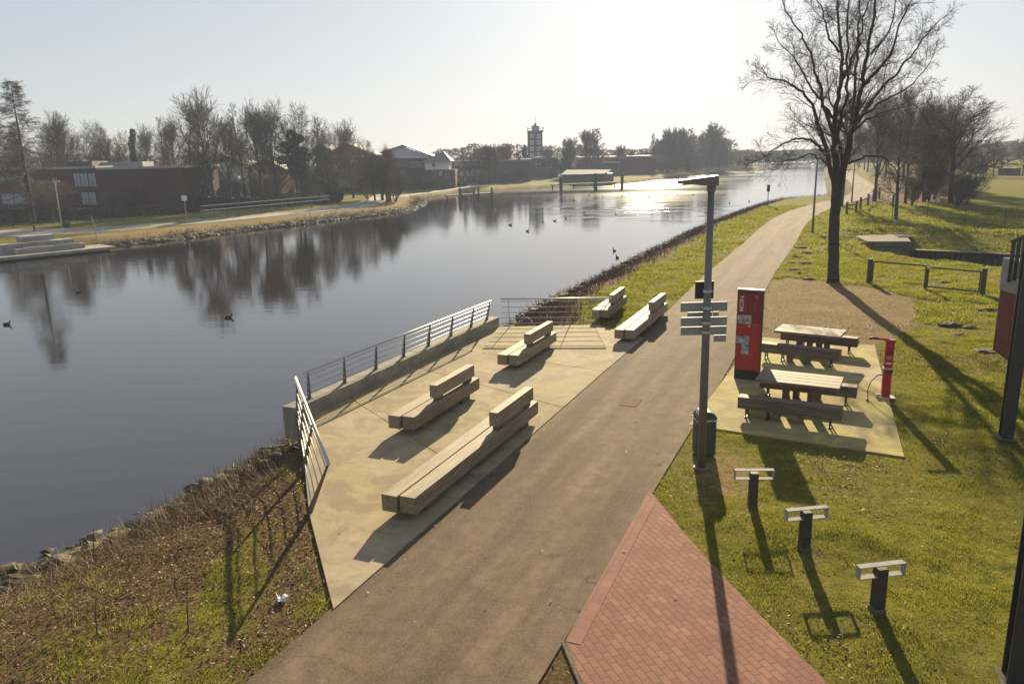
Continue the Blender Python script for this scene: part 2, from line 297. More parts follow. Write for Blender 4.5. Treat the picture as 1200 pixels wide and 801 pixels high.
def water_mat():
    m, nt, b = base_mat('canal_water'); p = gpos(nt)
    b.inputs['Base Color'].default_value = (0.020, 0.0135, 0.011, 1); b.inputs['Roughness'].default_value = 0.035
    b.inputs['IOR'].default_value = 1.86; b.inputs['Specular Tint'].default_value = (0.95, 0.96, 1.0, 1); b.inputs['Specular IOR Level'].default_value = 0.5
    a = nz(nt, p, 1.0, 3, 0.55, (0.55, 1.5, 1)); c = nz(nt, p, 1.0, 4, 0.6, (2.2, 5.0, 1)); big = nz(nt, p, 1.0, 2, 0.5, (0.02, 0.035, 1))
    amt = ramp(nt, big, [(0.35, (0.35, 0.35, 0.35)), (0.65, (1, 1, 1))])
    h = mth(nt, 'MULTIPLY', mth(nt, 'ADD', mth(nt, 'MULTIPLY', a, 0.06), mth(nt, 'MULTIPLY', c, 0.016)), amt)
    # a patch of wind ripples out on the canal
    sx = nt.nodes.new('ShaderNodeSeparateXYZ'); nt.links.new(p, sx.inputs[0])
    def g1(o, c0, w0): return mth(nt, 'POWER', mth(nt, 'DIVIDE', mth(nt, 'SUBTRACT', sx.outputs[o], c0), w0), 2.0)
    patch = mth(nt, 'EXPONENT', mth(nt, 'MULTIPLY', mth(nt, 'ADD', g1(0, 17.0, 9.0), g1(1, 108.0, 15.0)), -1.0))
    patch = mth(nt, 'MULTIPLY', patch, ramp(nt, nz(nt, p, 1.0, 3, 0.6, (0.10, 0.35, 1)), [(0.48, (0, 0, 0)), (0.6, (1, 1, 1))]))
    # the far reach is ruffled by the wind, the near water lies calm
    far = nt.nodes.new('ShaderNodeMapRange'); far.inputs['From Min'].default_value = 85.0; far.inputs['From Max'].default_value = 170.0; nt.links.new(sx.outputs[1], far.inputs['Value'])
    wind = mth(nt, 'MULTIPLY', far.outputs[0], ramp(nt, nz(nt, p, 1.0, 3, 0.55, (0.012, 0.05, 1)), [(0.36, (0.35, 0.35, 0.35)), (0.58, (1, 1, 1))]))
    nt.links.new(mth(nt, 'ADD', 0.035, mth(nt, 'MULTIPLY', wind, 0.11)), b.inputs['Roughness'])
    h = mth(nt, 'ADD', h, mth(nt, 'MULTIPLY', patch, mth(nt, 'MULTIPLY', nz(nt, p, 1.0, 2, 0.5, (1.6, 3.0, 1)), 1.1)))
    n = nt.nodes.new('ShaderNodeBump'); n.inputs['Strength'].default_value = 0.15; n.inputs['Distance'].default_value = 1.0
    nt.links.new(h, n.inputs['Height']); nt.links.new(n.outputs[0], b.inputs['Normal']); return m
M['water'] = water_mat()

def rock_mat():
    m, nt, b = base_mat('mossy_rock'); co = gpos(nt)
    n = nz(nt, co, 3.5, 7, 0.7); k = nz(nt, co, 1.6, 5, 0.6)
    c = ramp(nt, n, [(0.3, (0.026, 0.020, 0.014)), (0.55, (0.068, 0.050, 0.033)), (0.75, (0.12, 0.09, 0.058))])
    c = mix(nt, mth(nt, 'MULTIPLY', ramp(nt, k, [(0.48, (0, 0, 0)), (0.62, (1, 1, 1))]), 0.75), c, (0.12, 0.105, 0.025))
    nt.links.new(c, b.inputs['Base Color']); b.inputs['Roughness'].default_value = 0.85; bump(nt, b, n, 0.7, 0.03); return m
M['rock'] = rock_mat()

def sheetpile():
    m, nt, b = base_mat('rusty_sheet_piling'); p = coords(nt)
    n = nz(nt, p, 2.0, 6, 0.7)
    nt.links.new(ramp(nt, n, [(0.3, (0.035, 0.026, 0.022)), (0.7, (0.075, 0.05, 0.038))]), b.inputs['Base Color'])
    b.inputs['Roughness'].default_value = 0.8; return m
M['sheetpile'] = sheetpile()

# ------------------------------------------------------------------ builders
class MB:
    def __init__(s): s.bm = bmesh.new()
    def box(s, c, size, rz=0.0, mat=None, taper=None):
        g = bmesh.ops.create_cube(s.bm, size=1.0)['verts']
        for v in g:
            x, y, z = v.co.x*size[0], v.co.y*size[1], v.co.z*size[2]
            if taper and v.co.z > 0: x *= taper; y *= taper
            v.co = (x, y, z)
        mt = Matrix.Translation(c) @ Matrix.Rotation(rz, 4, 'Z')
        if mat is not None: mt = Matrix.Translation(c) @ mat
        bmesh.ops.transform(s.bm, matrix=mt, verts=g); return s
    def bar(s, a, b, w, t, up=(0, 0, 1)):
        a, b = Vector(a), Vector(b); d = b - a; L = d.length; x = d.normalized()
        u = Vector(up); y = u.cross(x)
        if y.length < 1e-4: y = Vector((0, 1, 0)).cross(x)
        y.normalize(); z = x.cross(y)
        g = bmesh.ops.create_cube(s.bm, size=1.0)['verts']
        for v in g: v.co = (a+b)/2 + x*(v.co.x*L) + y*(v.co.y*w) + z*(v.co.z*t)
        return s
    def prism(s, poly, z0, z1):
        n = len(poly); lo = [s.bm.verts.new((p[0], p[1], z0)) for p in poly]; hi = [s.bm.verts.new((p[0], p[1], z1)) for p in poly]
        s.bm.faces.new(hi); s.bm.faces.new(lo[::-1])
        for i in range(n): s.bm.faces.new((lo[i], lo[(i+1) % n], hi[(i+1) % n], hi[i]))
        return s
    def tube(s, pts, r, n=8, caps=True):
        rings = []; rs = r if isinstance(r, (list, tuple)) else [r]*len(pts)
        P = [Vector(p) for p in pts]
        for i, p in enumerate(P):
            d = (P[min(i+1, len(P)-1)] - P[max(i-1, 0)]).normalized()
            u = d.orthogonal().normalized() if i == 0 else (u - d*u.dot(d)).normalized()
            w = d.cross(u)
            rings.append([s.bm.verts.new(p + (u*math.cos(2*PI*k/n) + w*math.sin(2*PI*k/n))*rs[i]) for k in range(n)])
        for a, b in zip(rings, rings[1:]):
            for k in range(n): s.bm.faces.new((a[k], a[(k+1) % n], b[(k+1) % n], b[k]))
        if caps:
            s.bm.faces.new(rings[0][::-1]); s.bm.faces.new(rings[-1])
        return s
    def mesh(s, verts, faces):
        v = [s.bm.verts.new(p) for p in verts]
        for f in faces: s.bm.faces.new([v[i] for i in f])
        return s
    def ball(s, c, r, sub=2, sc=(1, 1, 1), rough=0.0, rz=0):
        g = bmesh.ops.create_icosphere(s.bm, subdivisions=sub, radius=1.0)['verts']
        m = Matrix.Rotation(rz, 3, 'Z')
        for v in g:
            k = 1 + random.uniform(-rough, rough)
            v.co = Vector(c) + m @ Vector((v.co.x*r*sc[0]*k, v.co.y*r*sc[1]*k, v.co.z*r*sc[2]*k))
        return s
    def build(s, name, mat, parent=None, bevel=0.0, smooth=False, link=True):
        bmesh.ops.recalc_face_normals(s.bm, faces=s.bm.faces)
        if bevel:
            e = [x for x in s.bm.edges if len(x.link_faces) == 2 and x.calc_face_angle(0) > 0.6]
            bmesh.ops.bevel(s.bm, geom=e, offset=bevel, segments=2, profile=0.6, affect='EDGES', clamp_overlap=True)
        me = bpy.data.meshes.new(name); s.bm.to_mesh(me); s.bm.free()
        if smooth:
            me.polygons.foreach_set('use_smooth', [True]*len(me.polygons))
        o = bpy.data.objects.new(name, me)
        me.materials.append(mat if not isinstance(mat, str) else M[mat])
        if link: COL.objects.link(o)
        if parent is not None: o.parent = parent
        return o

def np_mesh(name, verts, faces, mat, parent=None, smooth=False):
    """verts (n,3), faces (m,k) numpy arrays"""
    me = bpy.data.meshes.new(name); verts = np.asarray(verts, np.float32); faces = np.asarray(faces, np.int32)
    me.vertices.add(len(verts)); me.vertices.foreach_set('co', verts.ravel())
    m, k = faces.shape
    me.loops.add(m*k); me.loops.foreach_set('vertex_index', faces.ravel())
    me.polygons.add(m); me.polygons.foreach_set('loop_start', np.arange(0, m*k, k, dtype=np.int32))
    if smooth: me.polygons.foreach_set('use_smooth', np.ones(m, bool))
    me.update(calc_edges=True); me.validate()
    me.materials.append(M[mat])
    o = bpy.data.objects.new(name, me); COL.objects.link(o)
    if parent is not None: o.parent = parent
    return o

def tag(o, label, cat, group=None):
    o['label'] = label; o['category'] = cat
    if group: o['group'] = group
    return o

def kind(o, k='structure'):
    o['kind'] = k; return o

def thing(name, label, cat, loc=(0, 0, 0), rz=0.0, group=None):
    o = bpy.data.objects.new(name, None); COL.objects.link(o); o.empty_display_size = 0.3
    o.location = loc; o.rotation_euler = (0, 0, rz); return tag(o, label, cat, group)

def dup(root, loc, rz=None, label=None, group=None, scale=None):
    r = root.copy(); COL.objects.link(r); r.location = loc
    if rz is not None: r.rotation_euler = (0, 0, rz)
    if scale is not None: r.scale = scale if not isinstance(scale, (int, float)) else (scale,)*3
    if label: r['label'] = label
    if group: r['group'] = group
    def kids(a, b):
        for ch in list(a.children):
            if ch is b: continue
            c = ch.copy(); COL.objects.link(c); c.parent = b; kids(ch, c)
    for ch in list(root.children):
        c = ch.copy(); COL.objects.link(c); c.parent = r; kids(ch, c)
    return r

def text_mesh(txt, size, mat, parent, name, loc, rot):
    cu = bpy.data.curves.new(name, 'FONT'); cu.body = txt; cu.size = size; cu.extrude = 0.001; cu.offset = size*0.012
    to = bpy.data.objects.new(name, cu); COL.objects.link(to)
    dg = bpy.context.evaluated_depsgraph_get(); me = bpy.data.meshes.new_from_object(to.evaluated_get(dg))
    bpy.data.objects.remove(to); bpy.data.curves.remove(cu)
    o = bpy.data.objects.new(name, me); me.materials.clear(); me.materials.append(M[mat]); COL.objects.link(o)
    o.parent = parent; o.location = loc; o.rotation_euler = rot; return o

# ------------------------------------------------------------------ plan of the ground
DIRA = math.radians(24.0)
AX = Vector((math.sin(DIRA), math.cos(DIRA), 0)); AY = Vector((-math.cos(DIRA), math.sin(DIRA), 0))
RZ = PI/2 - DIRA                                    # local x runs along the path

TERRACE = [(-2.54, 9.37), (-3.62, 12.34), (-5.12, 17.46), (-0.56, 26.90), (-0.30, 27.08), (3.10, 27.00), (4.38, 24.78)]
PAD = [(3.95, 16.38), (7.73, 14.23), (11.27, 23.12), (8.05, 24.62)]
PATH_C = [(-9.0, -8.7), (-0.64, 9.82), (1.41, 14.42), (5.34, 23.2), (10.9, 36.7), (16.7, 49.7), (23.1, 64.4), (28.5, 75.0), (32.8, 82.0), (38.0, 89.5), (44.3, 98.5), (49.6, 108.5),
          (56, 123), (63.2, 141), (75.2, 172), (94, 220), (115, 275), (140, 340)]
NEAR_SHORE = [(-34, -30), (-18, 0), (-12.6, 8), (-9.4, 12.5), (-8.5, 13.9), (-7.6, 15.7), (-6.3, 18.8), (-4.6, 20.6), (-1.3, 28.2), (0.0, 34.4), (2.4, 40), (5.3, 46.3), (15.7, 69.8), (24.5, 87), (31.7, 100),
              (37, 104.5), (42.1, 107), (45.4, 112), (54.5, 134), (67.6, 167), (89, 221), (110, 274), (150, 370), (190, 470), (330, 640)]
FAR_SHORE = [(260, 640), (140, 470), (118, 400), (106, 320), (92, 300), (78, 280), (56, 240), (31, 195), (18, 182), (1, 173), (-9, 160)] + \
            [at(u, v, -1.3)[:2] for u, v in ((500, 234), (498, 240), (487, 246.5), (444, 252), (372, 261), (286, 271), (200, 282), (137, 288.5))] + \
            [at(0, 304, -1.3)[:2], (-66, 36), (-95, 0), (-115, -30)]
WATER_Z = -1.3
CANAL = np.array(NEAR_SHORE + FAR_SHORE)

def seg_dist(px, py, poly, closed=False):
    best = np.full(px.shape, 1e9); n = len(poly)
    for i in range(n if closed else n-1):
        ax, ay = poly[i]; bx, by = poly[(i+1) % n]
        dx, dy = bx-ax, by-ay; L2 = dx*dx+dy*dy
        t = np.clip(((px-ax)*dx + (py-ay)*dy)/max(L2, 1e-9), 0, 1)
        best = np.minimum(best, np.hypot(px-ax-t*dx, py-ay-t*dy))
    return best

def inside(px, py, poly):
    r = np.zeros(px.shape, bool); n = len(poly)
    for i in range(n):
        ax, ay = poly[i]; bx, by = poly[(i+1) % n]
        if ay == by: continue
        c = ((ay > py) != (by > py)) & (px < (bx-ax)*(py-ay)/(by-ay) + ax); r ^= c
    return r

def sd(px, py, poly):
    d = seg_dist(px, py, poly, True); return np.where(inside(px, py, poly), -d, d)

def sstep(a, b, x):
    t = np.clip((x-a)/(b-a), 0, 1); return t*t*(3-2*t)

_rng = np.random.default_rng(3)
_tab = _rng.random((256, 256))
def vnoise(x, y):
    xi = np.floor(x).astype(int); yi = np.floor(y).astype(int); fx = x-xi; fy = y-yi
    fx = fx*fx*(3-2*fx); fy = fy*fy*(3-2*fy); g = lambda a, b: _tab[a & 255, b & 255]
    return (g(xi, yi)*(1-fx)+g(xi+1, yi)*fx)*(1-fy) + (g(xi, yi+1)*(1-fx)+g(xi+1, yi+1)*fx)*fy
def fbm(x, y, o=4):
    s = 0; a = 0.5
    for k in range(o): s = s + a*vnoise(x*2**k+17*k, y*2**k+31*k); a *= 0.5
    return s

def strip(c, w, a, b):
    """left and right edges of the centre line c, a..b of its points"""
    L, R = [], []
    for i in range(a, b):
        p = Vector(c[i]); d = (Vector(c[min(i+1, len(c)-1)]) - Vector(c[max(i-1, 0)])).normalized(); n = Vector((-d.y, d.x))
        L.append(p + n*w/2); R.append(p - n*w/2)
    return L, R

def smooth_line(c, k=6):
    out = []
    for i in range(len(c)-1):
        p0, p1, p2, p3 = (Vector(c[max(i-1, 0)]), Vector(c[i]), Vector(c[i+1]), Vector(c[min(i+2, len(c)-1)]))
        for j in range(k):
            t = j/k; out.append(tuple(0.5*((2*p1) + (p2-p0)*t + (2*p0-5*p1+4*p2-p3)*t*t + (3*p1-p0-3*p2+p3)*t**3)))
    out.append(tuple(c[-1])); return out

PATH_S = smooth_line(PATH_C, 6)
BRICK = [(2.45, 13.0)] + [at(u, v)[:2] for u, v in ((800, 623), (833, 660), (883, 713), (970, 801))] + [(4.9, 4.6), (1.25, 5.0)] + [at(683, 801)[:2], at(662, 752)[:2]]
GRAVEL = [(7.9, 24.6), (11.3, 23.1), (13.9, 26.0), (16.3, 30.6), (15.9, 33.2), (13.4, 36.6), (12.2, 35.4)]
DITCH_F = [(22.7, 50.0), (21.7, 46.5), (22.2, 42.2), (24.9, 38.4), (34, 33.5)]
wl = at(1190, 298, -0.45)
WALL_A, WALL_B = (25.75, 49.25), (wl[0], wl[1])
wd = Vector((WALL_B[0]-WALL_A[0], WALL_B[1]-WALL_A[1])).normalized()
WALL_C = (WALL_B[0]+wd.x*9, WALL_B[1]+wd.y*9)
DITCH = DITCH_F + [(40, 34), WALL_C, WALL_A, (24.5, 49.7)]

def terrain(x, y):
    d = sd(x, y, CANAL)                                # >0 on land
    near_side = seg_dist(x, y, NEAR_SHORE) < seg_dist(x, y, FAR_SHORE)
    w = np.where(near_side, 4.6, 7.0)
    t = np.clip(d/w, -1, 1)
    z = np.where(t > 0, -1.38 + 1.38*np.sin(np.clip(t, 0, 1)*PI/2)**1.1, -1.38 + 1.6*t)
    z = np.minimum(z, 0)
    z = np.where(near_side, z, np.minimum(z, ZL))
    pv = np.minimum(np.minimum(sd(x, y, PAD), sd(x, y, BRICK)), np.minimum(seg_dist(x, y, PATH_S)-1.75, sd(x, y, TERRACE)))
    rough = sstep(0.1, 1.6, pv)
    z = z + rough*((fbm(x*0.6, y*0.6)-0.47)*0.16 + (fbm(x*2.3+9, y*2.3)-0.47)*0.07) * np.where(d > -1, 1, 0) - 0.012
    # ditch with its sheet piled far side
    di = sd(x, y, DITCH); front = seg_dist(x, y, DITCH_F)
    z = np.where(di < 0, np.minimum(z, -0.05 - np.minimum(front*0.62, 1.9)), z)
    behind = seg_dist(x, y, [WALL_A, WALL_C]); bside = (di > 0) & (behind < 9) & ((x-WALL_A[0])*(-wd.y) + (y-WALL_A[1])*wd.x > 0)
    z = np.where(bside, z + (-0.55*(1-sstep(0.3, 5, behind)) + 0.35*np.exp(-((behind-6.5)/1.6)**2))*sstep(0.5, 3.0, pv), z)
    z = np.where(sd(x, y, TERRACE) < -0.36, np.minimum(z, -0.35), z)
    z = np.where(sd(x, y, QUAY) < 0.3, np.minimum(z, -1.25), z)
    return z

# quay of the far bank: s along the water, p away from it
qz = -0.92; QO = Vector(at(130, 289, qz)[:2]); QS = (QO - Vector(at(0, 302, qz)[:2])).normalized(); QP = Vector((-QS.y, QS.x))
def q(a, b): v = QO + QS*a + QP*b; return (v.x, v.y)
QUAY = [q(-30, 0), q(0.6, 0), q(0.6, 2.0), q(0.3, 7.5), q(-30, 9.0)]

def lines(*spans):
    out = []
    for a, b, st in spans: out += list(np.arange(a, b, st))
    return np.array(out + [spans[-1][1]])

def cover_at(x, y):
    d = sd(x, y, CANAL); ns = seg_dist(x, y, NEAR_SHORE) < seg_dist(x, y, FAR_SHORE)
    nb = fbm(x*0.35+3, y*0.35)
    litter = np.where(ns, 1-sstep(2.4, 5.2, d + (nb-0.47)*3.0), 0.9*(1-sstep(1.2, 2.4, d)))
    lb = (x < 1.5) & (y < 20) & ns
    lit_l = np.clip(1-sstep(2.6, 5.4, d + (fbm(x*0.8, y*0.8+7)-0.47)*5.0), 0, 1)
    litter = np.where(lb, np.clip(0.6*lit_l + 0.50 + 0.9*(fbm(x*0.9+2, y*0.9, 3)-0.42), 0, 1), litter)
    g = 1-sstep(-0.5, 0.7, sd(x, y, GRAVEL))
    edge = np.minimum(seg_dist(x, y, PATH_S)-1.6, sd(x, y, PAD)); g = np.maximum(g, 0.30*(1-sstep(0.0, 0.9, edge))*(y < 60))
    g = np.maximum(g, np.where(ns, 0, 0.75*sstep(1.2, 2.2, d)*(1-sstep(5.0, 7.5, d+(nb-0.47)*5))))
    tr = np.exp(-((x-3.9)**2/1.6+(y-13.6)**2/5.0))*0.62
    for ox, oy in ((4.2, 12.3), (4.5, 10.6), (4.85, 9.1)): tr = np.maximum(tr, np.exp(-((x-ox)**2+(y-oy)**2)/0.22)*0.5)
    g = np.maximum(g, tr)
    # rough bank by the ditch and the floor of the wood
    soil = (1-sstep(3, 7, np.abs(seg_dist(x, y, [WALL_A, WALL_C])-6)))*0.35*(y > 40)
    wood = 1-sstep(2, 12, seg_dist(x, y, [(44, 88), (58, 108), (72, 140), (98, 200)]))
    litter = np.maximum(litter, np.maximum(soil, wood*0.75*(d > 6)))
    town = (~ns)*sstep(26, 34, d)*0.62
    litter = np.maximum(litter, town)
    return np.stack([1-litter, g, litter], -1)

xs = lines((-900, -160, 40), (-160, -60, 2.5), (-60, -14, 1.4), (-14, 34, 0.34), (34, 60, 0.8), (60, 130, 2.5), (130, 1000, 40))
ys = lines((-30, 6, 2.0), (6, 52, 0.34), (52, 130, 1.2), (130, 340, 4), (340, 1100, 40))
GX, GY = np.meshgrid(xs, ys, indexing='ij'); fx, fy = GX.ravel(), GY.ravel()
fz = terrain(fx, fy); nx, ny = len(xs), len(ys)
idx = np.arange(nx*ny).reshape(nx, ny)
quads = np.stack([idx[:-1, :-1], idx[1:, :-1], idx[1:, 1:], idx[:-1, 1:]], -1).reshape(-1, 4)
ground = kind(np_mesh('ground', np.stack([fx, fy, fz], -1), quads, 'ground', smooth=True))
ca = ground.data.color_attributes.new('cover', 'FLOAT_COLOR', 'POINT')
cv = np.ones((nx*ny, 4), np.float32); cv[:, :3] = cover_at(fx, fy); ca.data.foreach_set('color', cv.ravel())

kind(np_mesh('water', [(-900, -60, WATER_Z), (900, -60, WATER_Z), (900, 1100, WATER_Z), (-900, 1100, WATER_Z)], [(0, 1, 2, 3)], 'water'))

# path
Lp, Rp = strip(PATH_S, 3.22, 0, len(PATH_S))
pts = []; fc = []
for a, b in zip(Lp, Rp): pts += [(a.x, a.y, 0.012), (b.x, b.y, 0.012)]
for i in range(len(Lp)-1): fc.append((2*i, 2*i+1, 2*i+3, 2*i+2))
kind(np_mesh('path', pts, fc, 'asphalt'))

# terrace slabs with open joints
Wl = lambda y: (-4.95 + (y-17.5)*0.467, y)
E = lambda t: (-2.54+0.4067*t, 9.37+0.9135*t)
def shrink(poly, k):
    c = Vector((sum(p[0] for p in poly)/len(poly), sum(p[1] for p in poly)/len(poly))); out = []
    n = len(poly)
    for i in range(n):
        a, p, b = (Vector(poly[(i-1) % n]), Vector(poly[i]), Vector(poly[(i+1) % n]))
        d1 = (p-a).normalized(); d2 = (b-p).normalized(); n1 = Vector((-d1.y, d1.x)); n2 = Vector((-d2.y, d2.x))
        nn = (n1+n2).normalized(); s = 1 if nn.dot(c-p) > 0 else -1
        out.append(tuple(p + nn*s*k/max(0.35, nn.dot(n1))))
    return out
panels = [[E(0), E(4.6), Wl(19.0), (-4.95, 17.5), (-5.12, 17.44), (-3.62, 12.34)], [E(4.6), E(9.2), Wl(21.9), Wl(19.0)], [E(9.2), E(12.6), Wl(24.0), Wl(21.9)],
          [E(12.6), (4.38, 24.78), (3.10, 27.0), (-0.30, 27.08), (-0.56, 26.9), Wl(24.0)]]
tb = MB()
for p in panels: tb.prism(shrink(p, 0.008), -0.60, 0.030)
kind(tb.build('terrace', M['terrace'], bevel=0.006))
tb = MB(); tb.prism(shrink(PAD, 0.0), -0.2, 0.022); kind(tb.build('picnic_pad', M['pad'], bevel=0.006))
kind(np_mesh('brick_paving', [(x, y, 0.014) for x, y in BRICK], [tuple(range(len(BRICK)))][::1], 'paving_brick'))
# brick edging course beside the asphalt
eb = MB(); a = Vector((2.45, 13.0)); b = Vector(at(662, 752)[:2]); d = (b-a).normalized(); n = Vector((-d.y, d.x))
if n.x < 0: n = -n
eb.prism([tuple(a+d*0.25), tuple(b), tuple(b+n*0.21), tuple(a+d*0.42+n*0.21)], -0.05, 0.019); kind(eb.build('brick_edging', M['edge_brick']))
eb = MB()
e1, e2 = Vector(at(683, 801)[:2]), Vector(at(662, 752)[:2])
eb.bar((e2.x-0.03, e2.y, -0.03), (1.25-0.03, 5.0, -0.03), 0.05, 0.10); kind(eb.build('kerb_edging', M['old_concrete'], bevel=0.01))
# ------------------------------------------------------------------ wall and railings of the terrace
w2 = Vector((0.424, 0.906)); wn = Vector((-0.906, 0.424)); W0 = Vector((-4.93, 17.50))
def wp(s, o=0.0, z=0.0): v = W0 + w2*s + wn*o; return (v.x, v.y, z)
t = thing('concrete_wall', 'low concrete wall along the water side of the terrace, railing fixed on top', 'wall', wp(0), 0)
t.rotation_euler = (0, 0, math.atan2(w2.y, w2.x))
mb = MB(); mb.box((2.4, 0.21, -0.02), (5.58, 0.42, 0.80)); mb.box((7.90, 0.21, -0.02), (5.38, 0.42, 0.80)); mb.build('wall_beam', M['wall_concrete'], t, bevel=0.015)
mb = MB(); mb.box((5.1, 0.17, -1.35), (10.0, 0.26, 1.84)); mb.build('wall_foot', M['old_concrete'], t)

def railing(name, label, p0, p1, zb, zt, inward, lean, lean1, posts, end_fin=None, mats=('steel', 'fin_steel'), nrods=5, rod0=0.16):
    """posts: distances along; inward: unit vector the posts lean to; end_fin: list of (s_bottom, s_top)"""
    p0, p1 = Vector(p0), Vector(p1); d = (p1-p0); L = d.length; d.normalize(); up = Vector((0, 0, 1))
    t = thing(name, label, 'railing', (p0.x, p0.y, 0)); inn = Vector((inward[0], inward[1], 0)).normalized()
    H = zt - zb
    def P(s, h): return Vector((d.x*s, d.y*s, zb + h)) + inn*((lean + (lean1-lean)*s/L)*h/H)
    s0, s1 = 0.0, L
    top0 = end_fin[0] if end_fin else (0, 0); top1 = end_fin[1] if end_fin else (L, L)
    mb = MB(); mb.tube([P(top0[1], H), P(top1[1], H)], 0.032, 10); mb.build('handrail', M[mats[0]], t, smooth=True)
    for k in range(nrods):
        h = rod0 + (H-rod0-0.10)*k/(nrods-1) if nrods > 1 else H*0.5
        f = h/H
        mb = MB(); mb.tube([P(top0[0]+(top0[1]-top0[0])*f, h), P(top1[0]+(top1[1]-top1[0])*f, h)], 0.013, 6); mb.build('rail', M[mats[0]], t, smooth=True)
    for (sb, st) in posts:
        mb = MB(); a, b = P(sb, 0.0), P(st, H-0.03)
        w = inn
        # tapering flat fin
        x = d*0.008
        A0, A1 = a - w*0.055, a + w*0.055; B0, B1 = b - w*0.02, b + w*0.02
        vs = [A0-x, A0+x, A1+x, A1-x, B0-x, B0+x, B1+x, B1-x]
        mb.mesh(vs, [(0, 1, 2, 3), (7, 6, 5, 4), (0, 4, 5, 1), (1, 5, 6, 2), (2, 6, 7, 3), (3, 7, 4, 0)])
        o = mb.build('post', M[mats[1]], t)
        mb = MB(); mb.box(tuple(a + Vector((0, 0, 0.006))), (0.14, 0.12, 0.012), math.atan2(d.y, d.x)); mb.build('base_plate', M[mats[1]], o)
    return t
c0 = wp(0.10, 0.21); c1 = wp(10.05, 0.21)
posts = [(s, s) for s in (0.25, 1.66, 3.07, 4.48, 5.89, 7.30, 8.71)] + [(9.9, 9.9)]
railing('terrace_railing', 'longest steel railing, standing on the low concrete wall above the water', c0, c1, 0.38, 1.06, (0.906, -0.424), 0.02, 0.16, posts, [(0.1, 0.1), (9.97, 9.97)], nrods=4, rod0=0.14)
a0 = Vector((-5.16, 17.40)); a1 = Vector((-3.60, 12.30)); L = (a1-a0).length
railing('terrace_railing', 'steel railing on the slanted near edge of the terrace above the rocks', (*a0, 0), (*a1, 0), 0.0, 1.06, (0.965, 0.26), 0.04, 0.36,
        [(0.35, 0.35), (1.75, 1.87), (3.20, 3.45), (L-0.1, L+0.34)], [(0.02, 0.02), (L-0.1, L+0.36)])
b0 = Vector((-0.36, 27.02)); b1 = Vector((3.02, 26.92)); L = (b1-b0).length
railing('terrace_railing', 'steel railing across the far end of the terrace with a slanted end post', (*b0, 0), (*b1, 0), 0.0, 1.06, (0, -1), 0.04, 0.26,
        [(0.3, 0.26), (1.35, 1.33), (2.45, 2.45), (L-0.1, L+0.50)], [(0.0, 0.0), (L-0.1, L+0.52)])

# ------------------------------------------------------------------ timber benches
def bench(label, x, y, L, z=0.03, rz=RZ, bl=1.95, be=0.22):
    t = thing('timber_bench', label, 'bench', (x, y, z), rz, 'timber beam benches by the canal')
    for oy, dl in ((0.163, 0.0), (-0.163, 0.05)):
        mb = MB(); mb.box((L/2 + dl/2, oy, 0.30), (L - abs(dl), 0.30, 0.30)); mb.build('seat_beam', M['beam'], t, bevel=0.012)
    mb = MB(); mb.box((L-be-bl/2, -0.19, 0.70), (bl, 0.20, 0.30)); mb.build('backrest', M['beam'], t, bevel=0.012)
    for s in (0.22, bl-0.22):
        mb = MB(); mb.box((L-be-bl+s, -0.19, 0.50), (0.26, 0.12, 0.104)); mb.build('backrest_block', M['beam_grey'], t)
    n = 2 if L < 4 else 3
    for k in range(n):
        s = 0.75 + (L-1.4)*k/(n-1)
        mb = MB(); mb.box((s, -0.02, 0.075), (0.42, 0.46, 0.155)); mb.build('foot', M['beam_grey'], t, bevel=0.008)
    return t
bench('longest timber bench, nearest on the terrace beside the asphalt path', -2.0, 11.95, 5.62)
bench('short timber bench in the middle of the terrace, parallel to the concrete wall', -2.51, 16.08, 3.35)
bench('short timber bench near the far railing on the terrace', -0.15, 21.22, 3.20)
bench('long timber bench at the far corner of the terrace beside the path', 3.62, 24.2, 5.05, 0.0)
bench('timber bench on the grass behind the far terrace railing', 3.27, 27.68, 3.1, -0.02, PI/2 - math.radians(21))

# ------------------------------------------------------------------ picnic tables
def picnic(label, n0, n1, f0):
    """n0,n1: near left and near right table corners, f0 the far left one"""
    n0, n1, f0 = Vector(n0), Vector(n1), Vector(f0); d = (n1-n0); L = 1.84; d.normalize(); rz = math.atan2(d.y, d.x)
    c = (n0+n1)/2 + Vector((-d.y, d.x))*0.52
    t = thing('picnic_table', label, 'picnic table', (c.x, c.y, 0.022), rz, 'picnic tables with beam benches on the pad')
    for k in range(4):
        mb = MB(); mb.box((0, -0.39+0.26*k, 0.715), (L, 0.245, 0.07)); mb.build('tabletop_plank', M['table_wood'], t, bevel=0.006)
    for sx in (-0.28, 0.28):
        mb = MB(); mb.box((sx, 0, 0.34), (0.13, 0.30, 0.68)); mb.build('leg', M['beam_grey'], t, bevel=0.006)
    for yb, off in ((-1.02, -0.05), (0.80, 0.1)):
        mb = MB(); mb.box((off, yb, 0.345), (2.22, 0.30, 0.27)); bo = mb.build('bench_beam', M['beam_grey'], t, bevel=0.008)
        for sx in (-0.92, -0.45, 0.88):
            mb = MB()
            for dy in (-0.11, 0.11): mb.box((off+sx, yb+dy, 0.105), (0.035, 0.035, 0.21))
            mb.box((off+sx, yb, 0.012), (0.06, 0.30, 0.02)); mb.build('bench_foot', M['dark_steel'], bo)
        for sx in (-0.25, 0.25):
            mb = MB(); mb.box((off+sx, yb, 0.11), (0.14, 0.22, 0.20)); mb.build('bench_block', M['beam_grey'], bo)
    return t
picnic('nearer picnic table with beam benches, its top partly in the shadow of the red pillar', (5.66, 17.29), (7.31, 16.40), (6.06, 18.26))
picnic('farther picnic table with beam benches, fully sunlit plank top', (7.82, 22.24), (9.32, 21.25), (8.23, 23.33))

